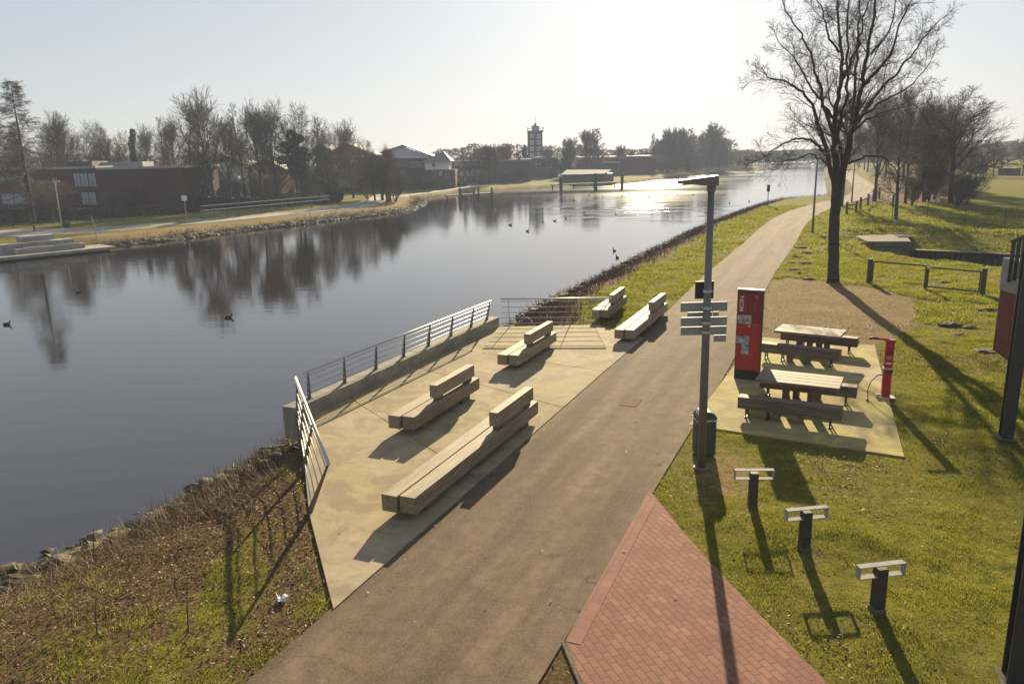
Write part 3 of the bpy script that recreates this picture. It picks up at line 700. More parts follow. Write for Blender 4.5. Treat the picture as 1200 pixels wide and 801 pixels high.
# ------------------------------------------------------------------ red information pillar
p0, p1 = Vector(at(863, 443)[:2]), Vector(at(887.5, 446)[:2]); c = (p0+p1)/2; d = (p1-p0).normalized(); prz = math.atan2(d.y, d.x)
t = thing('information_pillar', 'tall red information pillar with white lettering at the edge of the path', 'info sign', (c.x, c.y, 0.022), prz)
wid, hgt, th = 0.66, 2.42, 0.16
mb = MB(); mb.box((0, 0, hgt/2), (wid, th, hgt)); mb.build('body', M['dark_steel'], t, bevel=0.008)
mb = MB(); mb.box((0, 0, hgt+0.012), (wid+0.01, th+0.01, 0.03)); mb.build('top_cap', M['steel'], t)
fy = -th/2
def pan(name, x0, x1, z0, z1, m, k=0.004, par=t):
    mb = MB(); mb.box(((x0+x1)/2, fy-k, (z0+z1)/2), (x1-x0, 0.004, z1-z0)); return mb.build(name, M[m], par)
fp = pan('front_panel', -0.31, 0.31, 0.26, 2.385, 'red_panel', 0.004)
pan('title_band', -0.31, 0.31, 1.55, 2.385, 'dark_red', 0.0085, fp)
pan('photo', -0.30, 0.06, 1.52, 1.76, 'photo_print', 0.0125, fp)
pan('photo', -0.305, 0.03, 0.98, 1.19, 'photo_print', 0.0125, fp)
pan('photo', -0.17, 0.03, 0.70, 0.98, 'photo_print', 0.0125, fp)
pan('yellow_mark', -0.02, 0.05, 1.44, 1.50, 'print_yellow', 0.0125, fp)
text_mesh('MOIN.', 0.155, 'print_white', fp, 'lettering', (-0.155, fy-0.0125, 1.85), (PI/2, -PI/2, 0))
for k, (x0, w_, z) in enumerate(((0.10, 0.16, 1.52), (0.10, 0.14, 1.49), (0.10, 0.13, 1.40), (0.10, 0.10, 1.34), (0.10, 0.12, 1.28), (0.10, 0.12, 1.20), (0.10, 0.09, 1.1), (-0.27, 0.14, 1.40), (-0.27, 0.10, 1.32), (0.08, 0.06, 0.70))):
    pan('text_line', x0, x0+w_, z, z+0.008, 'print_pink', 0.0128, fp)
for z0, z1, x in ((1.86, 2.05, -0.11), (1.88, 2.10, 0.14)): pan('text_line', x, x+0.01, z0, z1, 'print_pink', 0.0128, fp)
mb = MB()
for k in range(8):
    a = k*PI/4; mb.box((0.17+0.032*math.cos(a), fy-0.0125, 2.26+0.032*math.sin(a)), (0.022, 0.004, 0.022), 0)
mb.box((0.17, fy-0.0125, 2.26), (0.02, 0.004, 0.02)); mb.build('emblem', M['print_pink'], fp)
pan('plinth', -0.32, 0.32, 0.0, 0.25, 'black', 0.004)

# ------------------------------------------------------------------ red bicycle repair stand
b = Vector(at(1037, 466)); 
t = thing('repair_stand', 'red bicycle repair stand with pump hose at the edge of the picnic pad', 'repair stand', (b.x, b.y, 0.022), math.radians(-18))
mb = MB(); mb.box((0, 0, 0.70), (0.19, 0.15, 1.40)); mb.build('column', M['red_paint'], t, bevel=0.012)
mb = MB(); mb.box((0, 0, 0.01), (0.42, 0.26, 0.02)); mb.build('base_plate', M['steel'], t)
mb = MB(); mb.box((0, 0, 1.43), (0.24, 0.18, 0.06)); mb.build('top_cap', M['red_paint'], t, bevel=0.01)
arm = MB(); arm.bar((-0.02, 0, 1.45), (-0.30, -0.02, 1.47), 0.06, 0.05); ao = arm.build('hanger_arm', M['red_paint'], t, bevel=0.006)
mb = MB(); mb.tube([(-0.26, -0.02, 1.468), (-0.47, -0.02, 1.475)], 0.032, 8); mb.build('arm_grip', M['black'], ao, smooth=True)
for z0, z1, m in ((0.96, 1.06, 'print_pink'), (0.86, 0.90, 'print_white'), (1.10, 1.28, 'dark_red')):
    mb = MB(); mb.box((0, -0.079, (z0+z1)/2), (0.12, 0.004, z1-z0)); mb.build('decal', M[m], t)
mb = MB(); mb.box((0.0, 0, 0.74), (0.215, 0.175, 0.035)); mb.build('collar', M['steel'], t)
mb = MB(); mb.box((0.03, -0.07, 0.68), (0.16, 0.05, 0.06)); mb.build('pump_head', M['black'], t)
mb = MB(); hp = [(-0.10, -0.05, 0.58), (-0.22, -0.07, 0.56), (-0.36, -0.12, 0.42), (-0.42, -0.16, 0.22), (-0.42, -0.22, 0.08), (-0.43, -0.30, 0.02)]
mb.tube(smooth_line([(p[0], p[2]) for p in hp], 1) and [Vector(p) for p in hp], 0.012, 6); ho = mb.build('pump_hose', M['black'], t, smooth=True)
mb = MB(); mb.tube([(-0.43, -0.30, 0.03), (-0.45, -0.42, 0.02)], 0.028, 6); mb.build('pump_nozzle', M['black'], ho)
mb = MB(); mb.box((-0.17, -0.10, 0.05), (0.12, 0.04, 0.10)); mb.build('foot_pedal', M['steel'], t)

# ------------------------------------------------------------------ leaning rails (three posts with a flat frame on top)
def lean_post(label, u, v, h, rz, proto=None):
    x, y, _ = at(u, v)
    t = thing('leaning_post', label, 'leaning post', (x, y, -0.01), rz, 'posts with a flat metal frame on the lawn')
    mb = MB(); mb.box((0, 0, h/2), (0.13, 0.15, h)); mb.build('post', M['post_wood'], t, bevel=0.006)
    mb = MB(); mb.box((0, 0, 0.02), (0.155, 0.175, 0.12)); mb.build('footing', M['old_concrete'], t, bevel=0.01)
    w_, d_, z0, z1 = 0.66, 0.10, h-0.115, h+0.045; k = 0.012
    mb = MB()
    mb.box((0, 0, z1), (w_, d_, k)); mb.box((0, -0.0, z0), (w_, d_, k))
    for sx in (-1, 1): mb.box((sx*(w_/2-k/2), 0, (z0+z1)/2), (k, d_, z1-z0-k))
    mb.build('top_frame', M['frame_metal'], t)
    return t
lean_post('farthest of the three wooden posts with metal frames, nearest the waste bin', 881.5, 594, 0.66, math.radians(-3))
lean_post('middle one of the three wooden posts with metal frames on the lawn', 942, 644, 0.66, math.radians(8))
lean_post('nearest of the three wooden posts with metal frames on the lawn', 1027.5, 716, 0.66, math.radians(9))

# ------------------------------------------------------------------ street lamp with cycle route signs
lx, ly, _ = at(821.5, 549)
t = thing('street_lamp', 'slim brown-grey street lamp with blank backs of direction signs on its pole', 'street lamp', (lx, ly, 0), 0)
def lz(v): return W(826, v, ly)[2]
def lxx(u, v): return W(u, v, ly)[0] - lx
mb = MB(); mb.tube([(0, 0, 0), (0, 0, lz(225))], [0.085, 0.06], 16); mb.build('pole', M['post_paint'], t, smooth=True)
mb = MB(); mb.tube([(0, 0, 0), (0, 0, 0.05)], 0.14, 16); mb.build('base_flange', M['post_paint'], t)
mb = MB(); mb.box((0.0, 0, lz(217)), (0.135, 0.12, lz(209)-lz(225))); br = mb.build('head_bracket', M['post_paint'], t, bevel=0.01)
zt = lz(207)
mb = MB(); mb.mesh([(0.10, -0.13, zt+0.02), (0.10, 0.13, zt+0.02), (0.10, 0.13, zt-0.16), (0.10, -0.13, zt-0.16), (-0.58, -0.11, zt-0.05), (-0.58, 0.11, zt-0.05), (-0.58, 0.11, zt-0.11), (-0.58, -0.11, zt-0.11), (-0.05, -0.13, zt-0.16), (-0.05, 0.13, zt-0.16)],
       [(0, 1, 5, 4), (0, 4, 7, 8, 3), (1, 2, 9, 6, 5), (4, 5, 6, 7), (0, 3, 2, 1), (3, 8, 9, 2), (8, 7, 6, 9)])
hd = mb.build('lamp_head', M['post_paint'], t, bevel=0.008)
mb = MB(); mb.box((-0.40, 0, zt-0.125), (0.32, 0.17, 0.012), 0, Matrix.Rotation(math.radians(-4), 4, 'Y')); mb.build('lens', M['pane_pale'], hd)
def sboard(name, u0, u1, v0, v1, m='sign_back', off=-0.10):
    x0, x1 = lxx(u0, (v0+v1)/2), lxx(u1, (v0+v1)/2); z0, z1 = lz(v1), lz(v0)
    mb = MB(); mb.box(((x0+x1)/2, 0.10, (z0+z1)/2), (x1-x0, 0.022, z1-z0)); o = mb.build(name, M[m], t, bevel=0.006)
    return o
for s in ((799, 854, 355, 366), (807, 836, 366.6, 372), (837, 844, 366.6, 372), (799, 853.5, 372.6, 383), (799, 853, 383.8, 393.6), (838, 852.5, 394.2, 402)):
    o = sboard('direction_sign', *s)
    mb = MB(); z = lz((s[2]+s[3])/2)
    if s[1]-s[0] > 40: mb.tube([(0, 0, z-0.02), (0, 0, z+0.02)], 0.09, 14); mb.build('clamp', M['steel'], o)
sq = sboard('square_sign', 816, 838, 330.5, 351, 'green_paint')
mb = MB(); mb.tube([(0, 0, lz(341)-0.02), (0, 0, lz(341)+0.02)], 0.088, 14); mb.build('clamp', M['steel'], sq)

# ------------------------------------------------------------------ waste bin
bx_, by_, _ = at(824.5, 531)
t = thing('waste_bin', 'dark green waste bin with rounded hood right behind the street lamp', 'waste bin', (bx_, by_, 0), math.radians(0))
prof = [(-0.21, 0.0), (0.21, 0.0), (0.21, 0.72), (-0.21, 0.72)]
mb = MB(); mb.box((0, 0, 0.37), (0.40, 0.34, 0.70)); mb.build('body', M['bin_green'], t, bevel=0.02)
n = 10; arc = [(0.205*math.cos(PI*k/n), 0.78+0.17*math.sin(PI*k/n)) for k in range(n+1)]
vs = [(x, -0.18, z) for x, z in arc] + [(x, 0.18, z) for x, z in arc]; k = n+1
fcs = [tuple(range(k)), tuple(range(2*k-1, k-1, -1)), (0, k, 2*k-1, k-1)] + [(i, i+1, k+i+1, k+i) for i in range(n)]
mb = MB(); mb.mesh(vs, fcs); mb.build('hood', M['bin_green'], t)
mb = MB(); mb.box((0, 0, 0.755), (0.415, 0.355, 0.035)); mb.build('rim', M['steel'], t)
mb = MB(); mb.box((0, 0.1, 0.01), (0.3, 0.2, 0.06)); mb.build('foot', M['dark_steel'], t)

# ------------------------------------------------------------------ steel posts, brick pier and stair railing on the right
def hpost(label, u, v, h, w_, d_, rz):
    x, y, _ = at(u, v)
    t = thing('steel_post', label, 'steel post', (x, y, 0), rz)
    mb = MB(); mb.box((0, 0, h/2), (0.014, d_-0.036, h)); mb.build('web', M['dark_steel'], t)
    for s in (-1, 1):
        mb = MB(); mb.box((0, s*(d_/2-0.009), h/2), (w_, 0.018, h)); mb.build('flange', M['dark_steel'], t)
    mb = MB(); mb.box((0, 0, 0.012), (w_+0.12, d_+0.12, 0.024)); mb.build('base_plate', M['old_concrete'], t)
    mb = MB(); mb.box((0, 0, h+0.012), (w_+0.1, d_+0.1, 0.024)); mb.build('head_plate', M['dark_steel'], t)
    return t
hpost('dark steel post rising from the lawn beside the brick pier', 1178.5, 513, 5.6, 0.23, 0.24, math.radians(-20))
hpost('dark steel post rising from the lawn at the bottom right corner', 1190, 797, 5.6, 0.24, 0.24, math.radians(-20))

px0, px1 = Vector(at(1163, 412)[:2]), Vector(at(1186, 423)[:2])
d = (px1-px0).normalized(); c = px0
t = thing('brick_pier', 'red brick pier with a pale concrete cap at the right edge', 'pier', (c.x, c.y, 0), math.atan2(d.y, d.x))
hb = 1.87
mb = MB(); mb.box((0.75, 0.65, hb/2), (1.5, 1.3, hb)); mb.build('brick_shaft', M['pier_brick'], t)
mb = MB(); mb.box((0.75, 0.65, hb+0.47), (1.56, 1.36, 0.94)); mb.build('concrete_cap', M['grey_concrete'], t, bevel=0.02)
tr = thing('stair_railing', 'grey-green railing of flat bars rising behind the brick pier', 'railing', (c.x, c.y, 0), math.atan2(d.y, d.x))
mb = MB()
for k in range(9):
    mb = MB(); x = 0.50 + 0.26*k; mb.box((x, -0.06, 2.75+0.09*k), (0.05, 0.10, 1.15), 0); mb.build('flat_bar', M['gate_paint'], tr, bevel=0.005)
mb = MB(); mb.bar((0.4, -0.06, 3.32), (2.8, -0.06, 4.1), 0.12, 0.05); mb.build('top_rail', M['gate_paint'], tr)
mb = MB(); mb.bar((0.4, -0.06, 2.25), (2.8, -0.06, 3.0), 0.06, 0.05); mb.build('bottom_rail', M['gate_paint'], tr)

# ------------------------------------------------------------------ barrier gate
g0, g1, g2 = Vector(at(1018, 331)[:2]), Vector(at(1081, 339)[:2]), Vector(at(1151, 345)[:2])
d = (g2-g0).normalized(); L = (g2-g0).length; gm = (g1-g0).dot(d)
t = thing('barrier_gate', 'low dark green tube gate across the grass in front of the ditch', 'gate', (g0.x, g0.y, 0), math.atan2(d.y, d.x))
for s in (0.0, L):
    mb = MB(); mb.box((s, 0, 0.54), (0.16, 0.16, 1.10)); mb.build('gate_post', M['gate_paint'], t, bevel=0.01)
def frame(a, b, z0, z1, nm, bottom=True, locks=False):
    mb = MB(); r = 0.032
    mb.tube([(a, 0, z1), (b, 0, z1)], r, 8)
    if bottom: mb.tube([(a, 0, z0), (b, 0, z0)], r, 8)
    mb.tube([(a, 0, z0-0.1 if not bottom else z0), (a, 0, z1)], r, 8); mb.tube([(b, 0, z0-0.1 if not bottom else z0), (b, 0, z1)], r, 8)
    return mb.build(nm, M['gate_paint'], t)
frame(0.14, gm-0.05, 0.14, 0.98, 'long_wing', False); frame(gm+0.06, L-0.14, 0.10, 0.93, 'gate_wing')
mb = MB(); mb.box((gm, 0, 0.46), (0.09, 0.09, 0.95)); mb.build('middle_post', M['gate_paint'], t)
mb = MB(); mb.box((gm+0.1, -0.03, 0.9), (0.16, 0.05, 0.09)); mb.build('lock_box', M['steel'], t)

# ------------------------------------------------------------------ culvert and sheet piling
cA, cB, cC, cD = (23.25, 49.85), (25.80, 49.30), (28.1, 55.0), (24.5, 55.9)
t = thing('culvert', 'concrete culvert slab with a dark grating over the ditch', 'culvert', (0, 0, 0))
mb = MB(); mb.prism([cA, cB, cC, cD], -1.9, 0.06); mb.build('slab', M['old_concrete'], t, bevel=0.03)
mb = MB(); mb.prism([(26.1, 51.6), (27.1, 51.4), (28.0, 54.4), (27.0, 54.7)], 0.062, 0.075); go = mb.build('grating', M['black'], t)
for k in range(4):
    mb = MB(); a = Vector((26.1, 51.6)).lerp(Vector((27.0, 54.7)), k/3.3+0.05); mb.bar((a.x, a.y, 0.10), (a.x+0.97, a.y-0.2, 0.10), 0.16, 0.05); mb.build('bar', M['old_concrete'], go)
t = thing('sheet_pile_wall', 'rusty brown sheet pile wall along the far side of the ditch', 'wall', (WALL_A[0], WALL_A[1], 0), math.atan2(wd.y, wd.x))
Lw = (Vector(WALL_C)-Vector(WALL_A)).length; mb = MB(); n = int(Lw/0.36)
zig = []
for k in range(n): zig += [(k*0.36, 0.0), (k*0.36+0.14, 0.0), (k*0.36+0.18, -0.14), (k*0.36+0.32, -0.14)]
vs = [(x, y, -2.3) for x, y in zig] + [(x, y, -0.5) for x, y in zig] + [(x, y+0.05, -0.5) for x, y in zig]; k = len(zig)
mb.mesh(vs, [(i, i+1, k+i+1, k+i) for i in range(k-1)] + [(k+i, k+i+1, 2*k+i+1, 2*k+i) for i in range(k-1)]); mb.build('sheet_piling', M['sheetpile'], t)
mb = MB(); mb.box((Lw/2, -0.02, -0.47), (Lw, 0.34, 0.08)); mb.build('capping_beam', M['sheetpile'], t)

# ------------------------------------------------------------------ far lamp, canal sign, fence posts on this side
def far_lamp(label, x, y, h, rz=0, arm=0.55):
    t = thing('street_lamp', label, 'street lamp', (x, y, 0), rz, 'street lamps along the canal')
    mb = MB(); mb.tube([(0, 0, -0.1), (0, 0, h)], [0.085, 0.055], 10); mb.build('pole', M['post_paint'], t, smooth=True)
    mb = MB(); mb.box((-arm/2+0.06, 0, h+0.01), (arm+0.1, 0.22, 0.09), 0, Matrix.Rotation(math.radians(6), 4, 'Y')); mb.build('lamp_head', M['post_paint'], t, bevel=0.01)
    return t
x, y, _ = at(952, 272.5); far_lamp('second street lamp along the path, left of the big bare tree', x, y, 5.35)
x, y, _ = at(998, 237); far_lamp('thin street lamp behind the big tree beside the bend of the path', x, y, 4.6)
x, y, _ = at(899.5, 241)
t = thing('canal_sign', 'narrow round-headed canal sign on a thin post at the water edge of the bank', 'sign', (x, y, -0.1), 0)
mb = MB(); mb.tube([(0, 0, 0), (0, 0, 1.9)], 0.045, 8); mb.build('post', M['dark_steel'], t)
mb = MB(); mb.box((0, 0, 2.0), (0.34, 0.05, 0.75)); mb.build('board', M['dark_steel'], t, bevel=0.02)
def stake(label, u, v, h, w_=0.12, group='wooden stakes by the bend of the path'):
    x, y, _ = at(u, v); mb = MB(); mb.box((x, y, h/2-0.1), (w_, w_, h+0.2)); o = mb.build('fence_stake', M['timber_dark'], bevel=0.01); tag(o, label, 'stake', group); return o
def low_rail(label, pts, h, group=None):
    p0 = Vector(at(*pts[0])); t = thing('low_fence', label, 'fence', (p0.x, p0.y, 0), 0, group)
    P = [Vector(at(*p)) - p0 for p in pts]
    for p in P:
        mb = MB(); mb.box((p.x, p.y, h/2), (0.16, 0.16, h)); mb.build('post', M['timber_dark'], t, bevel=0.01)
    for a, b in zip(P, P[1:]):
        mb = MB(); mb.bar((a.x, a.y, h*0.72), (b.x, b.y, h*0.72), 0.06, 0.12); mb.build('rail', M['timber_dark'], t)
    return t
low_rail('short timber rail between two posts right of the big tree trunk', [(992, 251), (1003, 250)], 1.15)
low_rail('row of thin posts with one slanting rail behind the short timber rail', [(1008, 246), (1017, 241), (1023, 236), (1030, 233), (1046, 243)], 1.25)
def wire_fence(label, pts, h):
    p0 = Vector(at(*pts[0])); t = thing('wire_fence', label, 'fence', (p0.x, p0.y, 0))
    P = [Vector(at(*p)) - p0 for p in pts]
    for p in P:
        mb = MB(); mb.tube([(p.x, p.y, -0.6), (p.x, p.y, h)], 0.03, 6); mb.build('post', M['dark_steel'], t)
    for a, b in zip(P, P[1:]):
        for k in range(4):
            z = 0.15+k*(h-0.2)/3; mb = MB(); mb.tube([(a.x, a.y, z), (b.x, b.y, z)], 0.008, 4); mb.build('wire', M['steel'], t)
    return t
wire_fence('thin wire fence with slim posts along the meadow beyond the ditch', [(1045, 262), (1086, 257), (1130, 262), (1177, 265), (1225, 268)], 1.35)
for u, v, sc in ((1115, 381, 1.0), (1123, 393, 0.75), (1135, 383, 0.6), (1156, 364, 1.0), (1105, 331, 0.8), (1152, 413, 0.8)):
    pass
mh = [('largest molehill, nearest the barrier gate posts', 1156, 364, 0.34), ('molehill in front of the gate wing, left one of three', 1115, 381, 0.34), ('small flat molehill right of the two others', 1136, 383, 0.22), ('small molehill nearest the picnic pad', 1123, 393, 0.22), ('molehill seen through the gate wing', 1105, 331, 0.26), ('molehill at the foot of the brick pier', 1153, 413, 0.36)] + [('dark clump of soil on the grass between the path and the big tree', u, v, r) for u, v, r in ((938, 290, .34), (944, 296, .3), (934, 301, .3), (943, 309, .36), (930, 316, .28), (941, 320, .3), (948, 327, .26), (927, 308, .22))]
for lab, u, v, r in mh:
    x, y, _ = at(u, v); mb = MB(); mb.ball((x, y, -0.02), r, 3, (1.2, 0.9, 0.36), 0.16); o = mb.build('molehill', M['soil'], smooth=False); tag(o, lab, 'molehill', 'molehills on the lawn')
x, y, _ = at(739, 472)
mb = MB(); mb.box((x, y, 0.017), (0.62, 0.42, 0.006), RZ); o = mb.build('manhole_cover', M['cover_plate']); tag(o, 'small rectangular cover plate set in the asphalt path', 'cover plate')
# ------------------------------------------------------------------ trees
def rot_dir(d, ang, az):
    """a direction leaving d by ang, turned az about it"""
    ux, uy, uz = d
    if abs(uz) < 0.95: px, py, pz = -uy, ux, 0.0
    else: px, py, pz = 0.0, -uz, uy
    l = math.sqrt(px*px+py*py+pz*pz); px, py, pz = px/l, py/l, pz/l
    qx, qy, qz = uy*pz-uz*py, uz*px-ux*pz, ux*py-uy*px
    c, s, ca, sa = math.cos(ang), math.sin(ang), math.cos(az), math.sin(az)
    return (ux*c + (px*ca+qx*sa)*s, uy*c + (py*ca+qy*sa)*s, uz*c + (pz*ca+qz*sa)*s)

def norm3(x, y, z):
    l = math.sqrt(x*x+y*y+z*z) or 1; return (x/l, y/l, z/l)

def grow(rng, stems, cfg, segs):
    """stems: list of (p, d, L, r, level); cfg per level: dict(n segs, kids, ang, ratio, trop, wob, t0, shape)"""
    stack = list(stems); gauss = rng.gauss; uni = rng.uniform
    while stack:
        p, d, L, r, lv = stack.pop()
        c = cfg[min(lv, len(cfg)-1)]; n = c['n']; st = L/n; P = [p]; D = [d]; R = [r]
        r_end = max(r*c.get('tip', 0.25), cfg[-1]['rmin'])
        for i in range(n):
            w = c['wob']; d = norm3(d[0]+gauss(0, w)+c.get('wind', 0), d[1]+gauss(0, w), d[2]+gauss(0, w)+c['trop'])
            p = (p[0]+d[0]*st, p[1]+d[1]*st, p[2]+d[2]*st); P.append(p); D.append(d); R.append(r+(r_end-r)*(i+1)/n)
        for i in range(n): segs.append((P[i], P[i+1], R[i], R[i+1], lv))
        if lv + 1 < len(cfg):
            k = c['kids']; k = int(k) + (1 if uni(0, 1) < k-int(k) else 0); az = uni(0, 6.28)
            for j in range(k):
                t = c['t0'] + (1-c['t0'])*((j+uni(0.1, 0.9))/k); az += 2.4 + uni(-0.5, 0.5)
                f = t*n; i = min(int(f), n-1); f -= i
                q = tuple(P[i][m]+(P[i+1][m]-P[i][m])*f for m in range(3)); rr = R[i]+(R[i+1]-R[i])*f
                a = c['ang']*uni(0.7, 1.25)*(1.0 - c.get('close', 0.35)*t)
                ln = L*c['ratio']*uni(0.7, 1.2)*c['shape'](t)
                stack.append((q, rot_dir(D[i], a, az), ln, max(min(rr*0.72, r*c.get('rr', 0.5)), cfg[-1]['rmin']), lv+1))
    return segs

def segs_mesh(segs, name, mat, parent, n_thin=3, n_thick=7, thr=0.05):
    obs = []
    V, Q = [], []; base = 0
    A = np.array([s[0] for s in segs]); B = np.array([s[1] for s in segs]); ra = np.array([s[2] for s in segs]); rb = np.array([s[3] for s in segs])
    for n, sel in ((n_thick, ra >= thr), (n_thin, ra < thr)):
        if not sel.any(): continue
        a, b, r0, r1 = A[sel], B[sel], ra[sel], rb[sel]; m = len(a)
        d = b-a; d /= np.linalg.norm(d, axis=1, keepdims=True)+1e-9
        h = np.where(np.abs(d[:, 2:3]) < 0.9, np.array([[0, 0, 1.0]]), np.array([[1.0, 0, 0]]))
        u = np.cross(d, h); u /= np.linalg.norm(u, axis=1, keepdims=True); w = np.cross(d, u)
        th = np.arange(n)*2*PI/n; c, s = np.cos(th), np.sin(th)
        ring = u[:, None, :]*c[None, :, None] + w[:, None, :]*s[None, :, None]
        v = np.concatenate([a[:, None]+ring*r0[:, None, None], b[:, None]+ring*r1[:, None, None]], 1)
        o = base + np.arange(m)[:, None]*(2*n); k = np.arange(n)[None]; k2 = (k+1) % n
        Q.append(np.stack([o+k, o+k2, o+n+k2, o+n+k], -1).reshape(-1, 4)); V.append(v.reshape(-1, 3)); base += m*2*n
    return np_mesh(name, np.concatenate(V), np.concatenate(Q), mat, parent, smooth=True)

def leaves_np(rng, centres, size, flat=0.0, aspect=0.7):
    """one leaf-sized quad at each centre"""
    c = np.asarray(centres); m = len(c)
    n = rng.normal(size=(m, 3)); n[:, 2] += flat*3; n /= np.linalg.norm(n, axis=1, keepdims=True)
    h = rng.normal(size=(m, 3)); u = np.cross(n, h); u /= np.linalg.norm(u, axis=1, keepdims=True); w = np.cross(n, u)
    s = size*rng.uniform(0.6, 1.4, (m, 1)); u = u*s; w = w*s*aspect
    v = np.stack([c-u-w*0.2, c+w*-0.9, c+u+w*0.1, c+w*0.9], 1).reshape(-1, 3)
    return v, np.arange(4*m).reshape(m, 4)

one = lambda t: 1.0
def oval(t): return 0.45 + 1.0*math.sin(PI*min(1, 0.12+t*0.88))*0.8
def conic(t): return 1.15 - 0.9*t
def cfgs(kind_, wind=0.0):
    if kind_ == 'ash':        # tall, upright limbs
        return [dict(n=9, kids=17, ang=0.75, ratio=0.42, trop=0.02, wob=0.035, t0=0.28, shape=oval, rr=0.42, tip=0.12, close=0.35),
                dict(n=6, kids=9, ang=0.62, ratio=0.50, trop=0.10, wob=0.08, t0=0.2, shape=lambda t: 1.15-0.45*t, rr=0.5, wind=wind),
                dict(n=4, kids=6, ang=0.6, ratio=0.58, trop=0.06, wob=0.11, t0=0.15, shape=lambda t: 1.1-0.35*t, rr=0.5, wind=wind),
                dict(n=3, kids=4, ang=0.55, ratio=0.75, trop=0.03, wob=0.18, t0=0.1, shape=one, rr=0.6, wind=wind),
                dict(n=2, kids=0, ang=0.6, ratio=0.5, trop=0.0, wob=0.2, t0=0.2, shape=one, rmin=0.00085)]
    if kind_ == 'oak':        # broad crown, low fork
        return [dict(n=7, kids=13, ang=1.0, ratio=0.62, trop=0.02, wob=0.05, t0=0.26, shape=lambda t: 1.15-0.55*t, rr=0.5, tip=0.2, close=0.55),
                dict(n=6, kids=9, ang=0.85, ratio=0.46, trop=0.07, wob=0.13, t0=0.25, shape=lambda t: 1.1-0.4*t, rr=0.5, wind=wind),
                dict(n=4, kids=7, ang=0.75, ratio=0.56, trop=0.04, wob=0.15, t0=0.15, shape=lambda t: 1.1-0.4*t, rr=0.5, wind=wind),
                dict(n=3, kids=4.3, ang=0.65, ratio=0.72, trop=0.02, wob=0.22, t0=0.1, shape=one, rr=0.6, wind=wind),
                dict(n=2, kids=0, ang=0.6, ratio=0.5, trop=0.0, wob=0.25, t0=0.2, shape=one, rmin=0.00085)]
    if kind_ == 'alder':      # narrow
        return [dict(n=10, kids=26, ang=0.95, ratio=0.24, trop=0.03, wob=0.03, t0=0.2, shape=conic, rr=0.34, tip=0.08, close=0.4),
                dict(n=5, kids=8, ang=0.75, ratio=0.45, trop=0.08, wob=0.1, t0=0.2, shape=lambda t: 1.1-0.4*t, rr=0.5, wind=wind),
                dict(n=3, kids=6, ang=0.75, ratio=0.55, trop=0.03, wob=0.16, t0=0.15, shape=one, rr=0.55, wind=wind),
                dict(n=2, kids=0, ang=0.7, ratio=0.6, trop=0.0, wob=0.2, t0=0.1, shape=one, rmin=0.0012)]

def make_tree(kind_, seed, wind=0.0, thick=1.0, twig='twig'):
    """unit-height prototype; returns (trunk mesh, crown mesh)"""
    rng = random.Random(seed); segs = []; cf = cfgs(kind_, wind)
    if cf and seed >= 70: cf[-1] = dict(cf[-1], rmin=0.0020)
    elif cf and seed < 50: cf[-1] = dict(cf[-1], rmin=0.00085); cf[3] = dict(cf[3], kids=cf[3]['kids']*0.8) if len(cf) > 4 else cf[3]
    stems = [((0, 0, -0.02), (0, 0, 1), 0.98 if kind_ != 'oak' else 0.72, 0.018*thick, 0)]
    if kind_ == 'thicket':
        cf = cfgs('ash', wind); cf[0] = dict(cf[0]); cf[0].update(kids=10, t0=0.12, ratio=0.36)
        stems = [((rng.uniform(-.015, .015), rng.uniform(-.015, .015), -0.02), norm3(rng.gauss(0, .22), rng.gauss(0, .22), 1), rng.uniform(0.6, 0.95), 0.009, 0) for _ in range(7)]
        cf = [cf[0], cf[1], cf[2], dict(cf[4], rmin=0.0016)]
    grow(rng, stems, cf, segs)
    zt = max(s[1][2] for s in segs); k = 1.0/zt
    segs = [(tuple(c*k for c in s[0]), tuple(c*k for c in s[1]), s[2], s[3], s[4]) for s in segs]
    tr = segs_mesh([s for s in segs if s[4] == 0], 'trunk', 'bark', None, 3, 8, 0.004)
    cr = segs_mesh([s for s in segs if s[4] > 0], 'crown', twig, None, 3, 5, 0.0035)
    return tr, cr
PROTO = {}
def proto(key):
    if key in PROTO: return PROTO[key]
    kd, sd_ = key[0], key[1]
    tr, cr = make_tree(kd if kd not in ('pale',) else 'ash', sd_, wind=key[2] if len(key) > 2 else 0.0, twig='twig_pale' if (kd in ('alder', 'thicket') and sd_ % 2) or 50 < sd_ < 70 else 'twig')  # seed range of the right-hand wood: caught sunlight put into a paler twig colour
    ms = (tr.data, cr.data); bpy.data.objects.remove(tr); bpy.data.objects.remove(cr); PROTO[key] = ms; return ms

def plant(label, key, x, y, h, wide=1.0, rz=None, z=0.0, name='bare_tree', group=None, cat='tree'):
    tr, cr = proto(key)
    t = thing(name, label, cat, (x, y, z), random.uniform(0, 6.28) if rz is None else rz, group); t.scale = (h*wide*1.2, h*wide*1.2, h)
    for nm, me in ((('stems', tr), ('twigs', cr)) if key[0] == 'thicket' else (('trunk', tr), ('crown', cr))):
        o = bpy.data.objects.new(nm, me); COL.objects.link(o); o.parent = t
    return t

def tree_px(label, key, u, vtop, Y, wide=1.0, base_z=0.0, **kw):
    if Y > 180 and key[0] != 'thicket': key = (key[0], {'ash': 72, 'oak': 71, 'alder': 73}[key[0]])
    top = W(u, vtop, Y); return plant(label, key, W(u, vtop+ (240-vtop)*0.6, Y)[0], Y, top[2]-base_z, wide, z=base_z, **kw)

